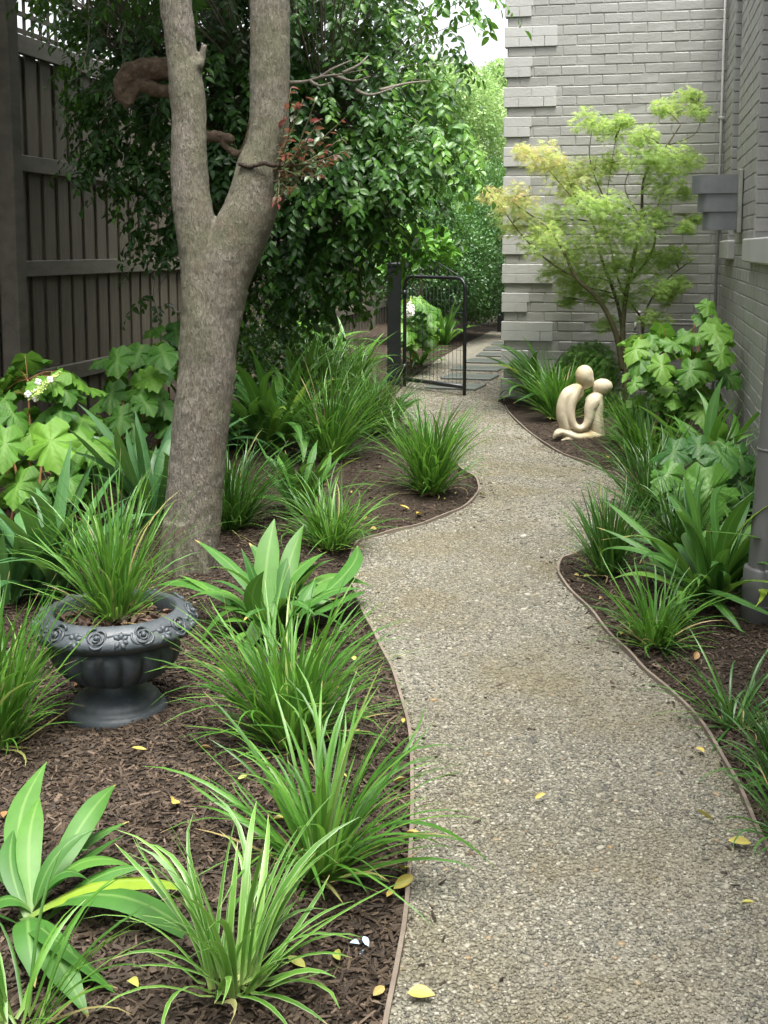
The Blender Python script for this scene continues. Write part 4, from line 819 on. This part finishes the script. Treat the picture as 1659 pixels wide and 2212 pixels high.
# ------------------------------------------------------------------ lacy maple
def maple():
    Y = 9.6; B = gz0(atY(1352, 893, Y)); t = thing('maple_tree', B, 'small lacy lime green maple standing in front of the grey brick wall', 'tree')
    PY = lambda x, y, dy=0.: atY(x, y, Y + dy)
    tr = MB()
    br = [([(1352, 893, 0), (1350, 780, 0), (1345, 720, 0), (1352, 640, 0), (1368, 560, .05), (1385, 470, .05), (1393, 380, 0), (1440, 315, -.05), (1470, 270, -.05)], .026, .004),
          ([(1345, 800, 0), (1330, 720, -.05), (1295, 650, -.1), (1245, 600, -.15), (1215, 540, -.15), (1180, 490, -.2), (1110, 440, -.2)], .026, .004),
          ([(1350, 760, 0), (1335, 660, .1), (1300, 560, .1), (1280, 480, .1), (1240, 420, .1), (1220, 360, .1)], .016, .003),
          ([(1362, 850, .05), (1385, 740, .1), (1400, 660, .1), (1445, 600, .1), (1500, 560, .1)], .012, .003),
          ([(1385, 760, .1), (1385, 690, .05), (1345, 630, .15), (1320, 540, .15), (1310, 440, .15), (1330, 300, .1)], .010, .0025),
          ([(1360, 610, 0), (1410, 540, .1), (1420, 450, .1), (1455, 370, .1)], .012, .003),
          ([(1245, 600, -.15), (1180, 560, -.2), (1120, 500, -.2), (1080, 440, -.2)], .01, .003),
          ([(1280, 480, .1), (1230, 420, .0), (1170, 350, .0)], .007, .002), ([(1440, 315, -.05), (1500, 290, 0), (1515, 250, 0)], .005, .002),
          ([(1310, 440, .15), (1275, 350, .1), (1280, 270, .1)], .006, .002), ([(1385, 470, .05), (1350, 400, .1), (1395, 300, .1)], .006, .002)]
    pts = []
    for P, a, b in br:
        C = spline([PY(*p) for p in P], 8); tr.tube(C, np.linspace(a, b, len(C)), 9); pts.append(C)
    tr.build('trunk', 'maple_bark', t); pts = np.concatenate(pts)
    pads = [(1470, 225, 40, .2), (1512, 240, 22, .1), (1500, 205, 18, .2), (1430, 235, 22, .2), (1275, 262, 36, .15), (1330, 280, 42, .2), (1390, 292, 28, .15), (1165, 338, 44, .85), (1130, 330, 22, .9), (1215, 360, 40, .7), (1240, 400, 55, .65), (1290, 365, 38, .5), (1320, 350, 36, .4), (1400, 335, 48, .1), (1450, 345, 48, .1), (1492, 345, 26, .1), (1430, 400, 45, .1), (1062, 425, 28, 1), (1110, 428, 44, .85), (1128, 472, 56, .5), (1200, 480, 50, .3), (1268, 438, 42, .1), (1320, 450, 46, .1), (1170, 520, 48, .35), (1230, 545, 56, .2), (1300, 505, 52, .25), (1370, 495, 46, 0), (1418, 468, 34, 0), (1400, 560, 52, 0), (1332, 580, 55, 0), (1255, 600, 44, 0), (1450, 555, 36, 0), (1478, 492, 20, 0), (1425, 620, 38, 0), (1350, 640, 40, 0), (1465, 615, 24, 0), (1285, 640, 28, 0), (1225, 650, 20, 0), (1240, 625, 34, .05), (1195, 590, 30, .1), (1415, 690, 30, 0), (1310, 700, 26, 0), (1480, 420, 20, 0), (1350, 260, 18, .2), (1440, 640, 26, 0), (1500, 470, 16, 0)]
    tw = MB(); lm = MB(); sc = Y / FPX / .97
    for (x, y, r, hue) in pads:
        c = PY(x, y, R.uniform(-.25, .25)); rr_ = r * sc * 1.22; k = np.argmin(np.linalg.norm(pts - c, axis=1) + 2 * np.maximum(0, pts[:, 2] - c[2])); root = pts[k]
        n = int(62 + r * r * .165)
        for q in range(6):
            e = c + sph(1)[0] * rr_ * (.8, .7, .45); tw.tube(spline([root, (root + c) / 2 + A3(0, 0, .02), e], 4), np.linspace(.0028, .001, 9), 5)
        p = sph(n) * R.random((n, 1)) ** .45 * (rr_, rr_ * .9, rr_ * .62) + c; p[:, 2] += .12 * rr_ * np.sin(p[:, 0] * 25)
        p[:, 1] = np.minimum(p[:, 1], CY - .05)
        h = (p - c); h[:, 2] *= .1; ax = nrm(h + R.normal(0, .06, (n, 3))) + A3(0, 0, -.45)
        lm.scatter(T_MAPLE, p, ax, A3(0, 0, 1) + h * 1.5 + R.normal(0, .35, (n, 3)), R.uniform(.026, .052, n), np.clip(hue * .75 + R.normal(.14, .17, n), 0, 1))
    tw.build('branches', 'maple_bark', t); lm.build('crown', 'maple', t)
maple()

# ------------------------------------------------------------------ the big forked trunk
def big_tree():
    D = 4.76; sc = D / FPX
    B = at(408, 1262); t = thing('forked_tree', B, 'large grey barked tree forking into two limbs with red shoots', 'tree')
    def tb(m, rows, k=8):
        C = spline([atD((a + b) / 2, y, D) for a, b, y in rows], k); r = spline(np.array([[(b - a) / 2 * sc, 0, 0] for a, b, y in rows]), k)[:, 0]
        m.tube(C, r, 28); return C
    m = MB()
    tb(m, [(316, 482, 1330), (335, 472, 1280), (346, 466, 1240), (350, 471, 1181), (358, 480, 1080), (367, 487, 981), (375, 496, 900), (383, 503, 831), (388, 510, 760), (396, 515, 690), (412, 505, 640), (430, 495, 610)])
    tb(m, [(368, 482, 960), (383, 500, 831), (387, 500, 750), (391, 496, 681), (391, 487, 620), (387, 479, 570), (381, 471, 520), (375, 464, 470), (372, 456, 420), (371, 448, 350), (369, 445, 250), (364, 437, 170), (361, 428, 130), (352, 420, 60), (344, 414, -10), (335, 405, -150), (320, 390, -330)])
    tb(m, [(375, 485, 960), (388, 505, 831), (400, 511, 750), (412, 524, 681), (424, 540, 610), (438, 557, 560), (459, 579, 505), (480, 597, 460), (499, 605, 410), (512, 609, 360), (530, 619, 320), (539, 625, 260), (541, 627, 150), (541, 625, 0), (545, 620, -150), (550, 615, -330)])
    for k in range(7):
        a = k * .9 + .3; rr_ = R.uniform(.13, .19); Bc = atD(406, 1262, D) * (1, 1, 0); m.tube(spline([Bc + A3(math.cos(a) * .07, math.sin(a) * .07, .26), Bc + A3(math.cos(a) * .105, math.sin(a) * .105, .07), Bc + A3(math.cos(a + .2) * rr_, math.sin(a + .2) * rr_, -.04)], 5), np.linspace(.03, .022, 11), 10)
    for (x, y, r) in ((482, 848, .03), (575, 375, .04), (427, 140, .03)): m.ball(atD(x, y, D - .02), r)
    m.tube(spline([atD(425, 150, D), atD(437, 130, D), atD(441, 95, D)], 4), [.03, .022, .02, .018, .016, .016, .016, .015, .015], 10)
    o = m.build('trunk', 'bark', t); remesh(o, .0065, 9, ((.16, .014), (.045, .006)))
    m = MB(); m.tube(spline([atD(512, 352, D - .08), atD(540, 360, D - .1), atD(570, 352, D - .11), atD(590, 358, D - .1), atD(630, 350, D - .06)], 5), [.003] + [.009] * 19 + [.003], 8); remesh(m.build('bark_ridge', 'mulch', t), .004, 2, ((.02, .008),))
    # red shoots sprouting from the right limb
    sm, lm = MB(), MB(); sh = [(628, 190), (640, 230), (655, 215), (690, 260), (745, 255), (735, 300), (760, 320), (700, 330), (660, 300), (640, 340), (690, 380), (640, 400), (720, 345), (620, 330), (655, 370), (680, 220), (610, 420), (600, 440)]
    for x, y in sh:
        a = atD(R.uniform(590, 612), R.uniform(350, 400), D - .06); e = atD(x, y, D - R.uniform(.05, .3)); C = spline([a, (a + e) / 2 + A3(0, 0, -.02), e], 6); sm.tube(C, np.linspace(.004, .0015, len(C)), 6)
        k = R.integers(4, len(C), 15); p = C[k]; n = len(p); red = np.clip((k - 5) / 11 + R.normal(0, .3, n), 0, 1)
        lm.scatter(T_LEAF, p, R.normal(size=(n, 3)) * (.7, .7, .4) + nrm(e - a) * .5 + A3(0, 0, -.25), A3(0, 0, 1) + R.normal(0, .5, (n, 3)), R.uniform(.022, .045, n), red * .85)
    so = sm.build('sprout', 'maple_bark', t); lm.build('red_leaves', 'red', so).location = (0, 0, 0)
    # crown high overhead, out of view, spread there to shade the left side
    lm = MB(); sm = MB(); root = [atD(320, -330, D), atD(580, -330, D)]
    for k in range(95):
        c = A3(R.uniform(-5.2, -2.1), R.uniform(4.5, 9.5), R.uniform(3.6, 5.4)); r0 = root[k % 2]; sm.tube(spline([r0, (r0 + c) / 2 + A3(0, 0, .4), c], 4), np.linspace(.03, .006, 9), 6)
        n = 70; p = c + sph(n) * R.random((n, 1)) ** .4 * (.55, .55, .35); lm.scatter(T_LEAF, p, sph(n) + (0, 0, -.5), A3(0, 0, 1) + R.normal(0, .5, (n, 3)), R.uniform(.1, .16, n), R.random(n) * .8)
    sm.build('limb', 'bark', t); lm.build('crown', 'lilly', t)
big_tree()

# ------------------------------------------------------------------ the dark drooping tree behind
def dark_tree():
    B = gz0(at(440, 905)); t = thing('drooping_tree', B, 'dense dark glossy leaved tree drooping in front of the fence', 'tree')
    D = 7.6
    blobs = [(330, 30, 8, .62, 1), (170, -30, 8, .3, .5), (60, -60, 7.8, .2, .3), (190, 40, 8.3, .2, .4), (210, 215, 8.2, .24, .6), (310, 290, 8.1, .42, 1), (240, 330, 8.2, .25, .6), (430, 140, 8, .9, 1.2), (500, 330, 8, .8, 1), (360, 520, 8.3, .28, .5), (385, 430, 8.2, .35, .6), (480, 460, 8.3, .45, .8), (620, 90, 8, 1, 1.3), (760, 90, 7.9, .8, 1.3), (640, 300, 8, .85, 1.2), (650, 480, 8, .7, 1), (610, 610, 8.4, .42, .8), (780, 310, 7.8, .72, 1.3), (720, 430, 7.8, .62, 1.3), (670, 570, 8, .36, .8), (815, 80, 8, .36, .9), (870, 290, 7.6, .38, 1), (800, 370, 7.5, .4, 1.3), (950, 305, 7.4, .24, .7), (905, 330, 7.4, .26, .7), (735, 500, 7.9, .28, .8), (705, 605, 8.1, .22, .6), (560, 690, 8.6, .2, .4), (900, 220, 7.7, .25, .5), (340, 650, 8.6, .1, .12), (400, -120, 8, .9, .6), (650, -150, 8, .9, .5), (800, -120, 8, .5, .4), (550, 560, 8.4, .4, .7), (250, -260, 6.6, .8, .7), (480, -300, 6.4, .9, .8), (700, -300, 6.6, .8, .7), (400, -420, 7.4, 1., .8), (650, -420, 7.6, 1., .8), (1010, -20, 7.4, .22, .35), (700, 180, 8.6, .8, .9), (500, 180, 8.8, .9, .9), (330, 150, 8.8, .8, .7)]  # topmost blobs are out of view, added to shade the crown's front
    lm, sm = MB(), MB(); hub = [atD(430, 560, 8.2), atD(470, 300, 8.2), atD(560, 200, 8.1), atD(700, 260, 7.9), atD(760, 420, 7.9), atD(300, 160, 8.1)]
    tr = MB(); tr.tube(spline([B + (0, 0, -.1), atD(430, 720, 8.3), hub[0], hub[1], atD(480, 60, 8.2), atD(470, -200, 8.2)], 8), np.linspace(.11, .05, 41), 14)
    tr.tube(spline([hub[0], atD(520, 380, 8.1), hub[3], atD(800, 180, 7.8)], 8), np.linspace(.06, .015, 25), 10); tr.tube(spline([atD(520, 380, 8.1), atD(660, 430, 7.9), hub[4], atD(860, 420, 7.6)], 8), np.linspace(.045, .01, 25), 10)
    tr.build('trunk', 'branch_brown', t)
    pos, ax, nn, sz, rn = [], [], [], [], []
    hubs = np.array(hub)
    for (x, y, d, r, dens) in blobs:
        lit_tone = max(0, min(1, (x - 640) / 260)) * .38  # leaves lighter towards the right, the lit side put into their colour
        c = atD(x, y, d); r_in = r; root = hubs[np.argmin(np.linalg.norm(hubs - c, axis=1))]
        ns = int(34 * dens + 190 * dens * r * r)
        dirs = sph(ns); dirs[:, 1] -= .25; dirs = nrm(dirs)
        P = c + dirs * (R.random((ns, 1)) ** .35) * r * (1, .8, 1)
        for k in range(0, ns, 5): sm.tube(spline([root, (root * .4 + P[k] * .6) + A3(0, 0, .08), P[k]], 3), np.linspace(.006, .0015, 7), 4, cap=False)
        for k in range(ns):                                          # a hanging shoot
            o = nrm(A3(dirs[k, 0], dirs[k, 1], 0) + R.normal(0, .5, 3) * (1, 1, 0)); ln = R.uniform(.1, .25); q = 10
            s_ = np.linspace(0, 1, q)[:, None]; C = P[k] + o * ln * .9 * s_ + A3(0, 0, -1) * ln * .85 * s_ ** 1.7
            pos.append(C); sd = np.where(np.arange(q) % 2 == 0, 1., -1.)[:, None] * np.cross(o, A3(0, 0, 1))
            ax.append(o * .35 + sd * .75 + A3(0, 0, -.75) * (.4 + .6 * s_) + R.normal(0, .25, (q, 3))); nn.append(A3(0, 0, 1) * .8 + o * .8 + R.normal(0, .3, (q, 3))); sz.append(R.uniform(.035, .08, q)); b = R.random() * .6; rn.append(np.clip(b * .8 + lit_tone + R.uniform(0, .3, q) + (R.random() > .93) * .3, 0, 1))
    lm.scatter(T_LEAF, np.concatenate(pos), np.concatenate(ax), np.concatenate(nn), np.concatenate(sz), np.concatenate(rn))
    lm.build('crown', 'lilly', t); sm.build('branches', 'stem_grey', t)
    m = MB(); d = 6.9
    up_ = spline([atD(400, 150, d), atD(350, 148, d), atD(300, 150, d), atD(270, 170, d), atD(262, 205, d), atD(282, 228, d)], 8); m.tube(up_, np.interp(np.arange(len(up_)), [0, 20, 30, 40], [.06, .058, .05, .026]), 16)
    lo = spline([atD(390, 198, d), atD(340, 196, d), atD(305, 182, d), atD(286, 205, d), atD(275, 222, d)], 8); m.tube(lo, np.interp(np.arange(len(lo)), [0, 18, 32], [.036, .034, .024]), 14)
    remesh(m.build('pruned_branch', 'branch_brown', t), .008, 3, ((.1, .035), (.03, .014)))
    m = MB(); d = 6.6; m.tube(spline([atD(430, 298, d), atD(470, 295, d), atD(492, 300, d), atD(497, 308, d)], 6), np.interp(np.arange(19), [0, 14, 18], [.032, .032, .02]), 12)
    m.tube(spline([atD(480, 305, d), atD(495, 325, d), atD(520, 330, d), atD(535, 300, d), atD(545, 255, d)], 6), .018, 10); remesh(m.build('branch_stub', 'branch_brown', t), .006, 2, ((.06, .02), (.02, .008)))
    m = MB(); d = 7
    for P in ([(625, 178), (660, 176), (700, 165), (740, 160), (790, 150)], [(690, 168), (720, 148), (760, 130)], [(720, 162), (760, 175), (800, 165)], [(740, 158), (775, 140), (795, 120)], [(770, 195), (800, 205), (850, 190)], [(820, 195), (880, 180), (930, 175)], [(670, 175), (690, 185), (715, 178)]):
        C = spline([atD(x, y, d + R.normal(0, .05)) for x, y in P], 6); m.tube(C, np.linspace(.012, .003, len(C)), 7)
    m.build('dead_twig', 'stem_grey', t)
    for P in ([(190, -20), (192, 70), (185, 120), (172, 160)], [(230, -20), (236, 30), (232, 75)], [(300, 0), (270, 50), (262, 90), (270, 150)], [(330, 560), (335, 600), (332, 640), (345, 690)]):
        m = MB(); C = spline([atD(x, y, 7.4 if P[0][1] < 100 else 8.2) for x, y in P], 6); m.tube(C, .004, 5); m.build('tendril', 'stem_grey', t)
dark_tree()

# ------------------------------------------------------------------ hedge and pale tree beyond the gate
def mass(m, blobs, per, size, tmpl, rr=(0, 1), shell=.3):
    for (x, y, d, rx, rz) in blobs:
        c = atD(x, y, d); n = int(per * (rx * rz)); v = sph(n); bumpy = 1 + .16 * np.sin(v[:, :1] * 9 + x) * np.sin(v[:, 1:2] * 8 + y) * np.cos(v[:, 2:] * 9)
        p = c + v * bumpy * R.random((n, 1)) ** shell * (rx, rx * .8, rz); p[:, 2] = np.maximum(p[:, 2], .06)
        cl = .5 + .5 * np.sin(p[:, 0] * 7 + 1.3 * np.sin(p[:, 2] * 5)) * np.sin(p[:, 2] * 8 + p[:, 1] * 3)
        m.scatter(tmpl, p, v + R.normal(0, .6, (n, 3)) + (0, 0, .1), v * .6 + A3(0, 0, .7) + R.normal(0, .5, (n, 3)), R.uniform(*size, n), np.clip(rr[0] + (rr[1] - rr[0]) * (.55 * cl + .45 * R.random(n)), 0, 1))
def rooted(B, tops, r):
    m = MB()
    for tp in tops: C = spline([B + R.normal(0, .05, 3) * (1, 1, 0) + (0, 0, -.1), (B + tp) / 2 + R.normal(0, .08, 3), tp], 6); m.tube(C, np.linspace(r, r * .3, len(C)), 8)
    return m
B = gz0(at(1015, 690)); t = thing('pittosporum_hedge', B, 'tall dark small leaved hedge behind the gate along the far path', 'hedge')
hb = [(960, 560, 16.5, .75, .7), (1030, 560, 17.5, .6, .9), (1070, 540, 19, .55, 1), (1000, 480, 17, .7, .6), (1060, 440, 18.5, .55, .7), (970, 640, 17, .55, .3), (1030, 640, 18, .45, .42), (1075, 640, 20, .42, .45), (930, 500, 16.5, .6, .6), (900, 590, 16.5, .6, .55), (860, 560, 16, .6, .6)]
m = MB(); mass(m, hb, 9500, (.035, .06), T_SMALL, (0, .95)); m.build('foliage', 'hedge', t); rooted(B, [atD(x, y, d) for x, y, d, _, _ in hb], .03).build('stem', 'stem_grey', t)
B = gz0(at(1055, 655)); t = thing('pale_tree', B, 'pale sunlit yellow green tree against the white sky above the hedge', 'tree')
pb = [(1060, 330, 21, .75, .9), (1000, 250, 20, .75, .8), (950, 200, 19, .6, .55), (1015, 215, 21, .6, .5), (1080, 220, 22, .7, .7), (1040, 420, 20.5, .6, .6), (930, 260, 19, .6, .7), (980, 370, 19.5, .6, .6), (1105, 400, 22, .8, .8), (1085, 165, 22, .4, .3)]
m = MB(); mass(m, pb, 8500, (.05, .085), T_SMALL); m.build('crown', 'pale', t); rooted(B, [atD(x, y, d) for x, y, d, _, _ in pb], .06).build('trunk', 'stem_grey', t)
B = gz0(at(905, 730)); t = thing('light_leaved_shrub', B, 'light green shrub with broad leaves just above the gate', 'shrub')
sb = [(890, 530, 13, .42, .22), (930, 545, 13.2, .3, .2), (870, 570, 13, .3, .2)]
m = MB(); mass(m, sb, 2400, (.1, .16), T_LEAF, (.3, 1)); m.build('foliage', 'strap_lit', t); rooted(B, [atD(x, y, d) for x, y, d, _, _ in sb], .015).build('stem', 'stem_grey', t)
B = gz0(at(590, 860)); t = thing('fence_shrub', B, 'dark shrub with small leaves behind the trunk in front of the fence', 'shrub')
sb = [(560, 740, 9.6, .3, .3), (600, 760, 9.8, .3, .26), (640, 720, 10.5, .3, .3), (540, 790, 9.3, .25, .22)]
m = MB(); mass(m, sb, 5200, (.04, .07), T_LEAF, (0, .8)); m.build('foliage', 'lilly', t); rooted(B, [atD(x, y, d) for x, y, d, _, _ in sb], .012).build('stem', 'stem_grey', t)
# far screen of trees behind the fence and at the end of the side path
for k, (x, y, d, rx, rz, lb) in enumerate([(780, 640, 22, 1.6, 1.3, 'bushy green tree at the far left end of the fence'), (990, 640, 26, 1.5, 1.4, 'bushy green tree closing the far end of the side path')]):
    c = atD(x, y, d); B = A3(c[0], c[1], 0); t = thing('far_tree', B, lb, 'tree'); m = MB(); mass(m, [(x, y, d, rx, rz), (x - 40, y + 50, d + .5, rx * .8, rz * .7)], 3500, (.07, .11), T_SMALL, (0, .7)); m.build('crown', 'hedge', t); rooted(B, [c], .07).build('trunk', 'stem_grey', t)

# ------------------------------------------------------------------ fallen leaves and litter
FL = [  # x, y, length, tone, label
 (880, 2165, .058, .3, 'large yellow green curled leaf on the gravel at the bottom of the path'), (830, 2150, .042, .8, 'tan fallen leaf on the mulch beside the bottom of the timber strip'), (725, 2085, .046, .68, 'green and yellow leaf lying right of the pale edged grass clump'), (1155, 1742, .035, .35, 'small pale leaf alone in the middle of the gravel path'), (1540, 1787, .05, .55, 'pale leaf on the gravel near the right timber strip'), (1622, 1838, .06, .5, 'yellow leaf touching the right timber strip low down'), (1600, 1967, .03, .6, 'small yellow leaf on the gravel near the right edge'), (380, 1797, .055, .45, 'broken yellow leaf on the open mulch above the broad leaved plant'), (160, 1505, .06, .97, 'brown dry leaf beside the foot of the urn'), (885, 1112, .06, .4, 'yellow leaf on the mulch point below the lone grass clump'), (912, 1118, .06, .1, 'golden curled leaf beside the mulch point rim'), (872, 1820, .055, .2, 'bright yellow leaf resting against the left timber strip'), (865, 1890, .06, .68, 'green fading leaf below the long arching blade'), (850, 1938, .06, .5, 'pale yellow leaf on the left strip below the arching blade'), (1590, 1372, .06, .7, 'olive leaf at the foot of the downpipe'), (18, 1802, .05, .97, 'brown leaf at the left edge behind the broad leaved plant'), (1315, 1000, .07, .12, 'yellow leaf on the mulch in front of the grass right of the statue')]
GRP = [([(770, 1445), (758, 1612), (755, 1735), (750, 1715), (870, 1575), (600, 1885), (515, 1755), (430, 1668), (318, 1662), (590, 1835), (880, 1700), (835, 1955), (740, 1510), (700, 1760), (760, 1915), (280, 2180), (660, 2130)], 'small yellow fallen leaf on the left bed below the urn and grass clumps'), ([(830, 1080), (755, 1078), (795, 1130), (1010, 1082), (985, 1070), (1035, 1075), (700, 1068), (690, 1130), (850, 1000), (820, 1030), (960, 1085), (800, 1150), (640, 1010)], 'small yellow fallen leaf on the mulch point near the lone grass clump'), ([(1405, 1388), (1445, 1352), (1340, 1382), (1360, 1360), (1260, 1255), (1240, 1250), (1300, 1300), (1430, 1395), (1500, 1440), (1520, 1640), (1480, 1480), (1545, 1560)], 'small yellow fallen leaf on the dark mulch of the right bed')]
def fallen(x, y, L, tone, label, group):
    P = at(x, y); P[2] = max(float(bed_z(P[None, :2])[0]), .006) + .012
    m = MB(); a = R.uniform(0, 6.28); m.scatter(ell_leaf(R.uniform(.2, .3), R.uniform(.1, .4), R.uniform(-.45, .1), 6), P[None], A3(math.cos(a), math.sin(a), R.normal(0, .08))[None], (A3(0, 0, 1) + R.normal(0, .3, 3))[None], [L], np.array([tone]))
    tag(m.build('fallen_leaf', 'litter', loc=P), label, 'leaf', group)
for x, y, L, tone, lb in FL: fallen(x, y, L * .85, tone, lb, 'fallen leaves lying one by one')
for pts_, lb in GRP:
    for x, y in pts_: fallen(x, y, R.uniform(.022, .042), R.random() ** .7, lb, lb.replace('small yellow fallen leaf', 'fallen leaves'))
P = at(785, 2065); P[2] = bed_z(P[None, :2])[0] + .01; m = MB()
for k in range(3): m.scatter(T_DRY, P[None] + R.normal(0, .004, (1, 3)), R.normal(size=(1, 3)) * (1, 1, .3), A3(0, 0, 1)[None] + R.normal(0, .4, (1, 3)), [.022], np.array([.5]))
tag(m.build('plastic_scrap', noisy_mat('pale blue plastic', [(0, (.3, .45, .65)), (1, (.6, .7, .8))], 40, .3, bumpd=0), loc=P), 'tiny scrap of pale blue plastic on the mulch', 'litter')
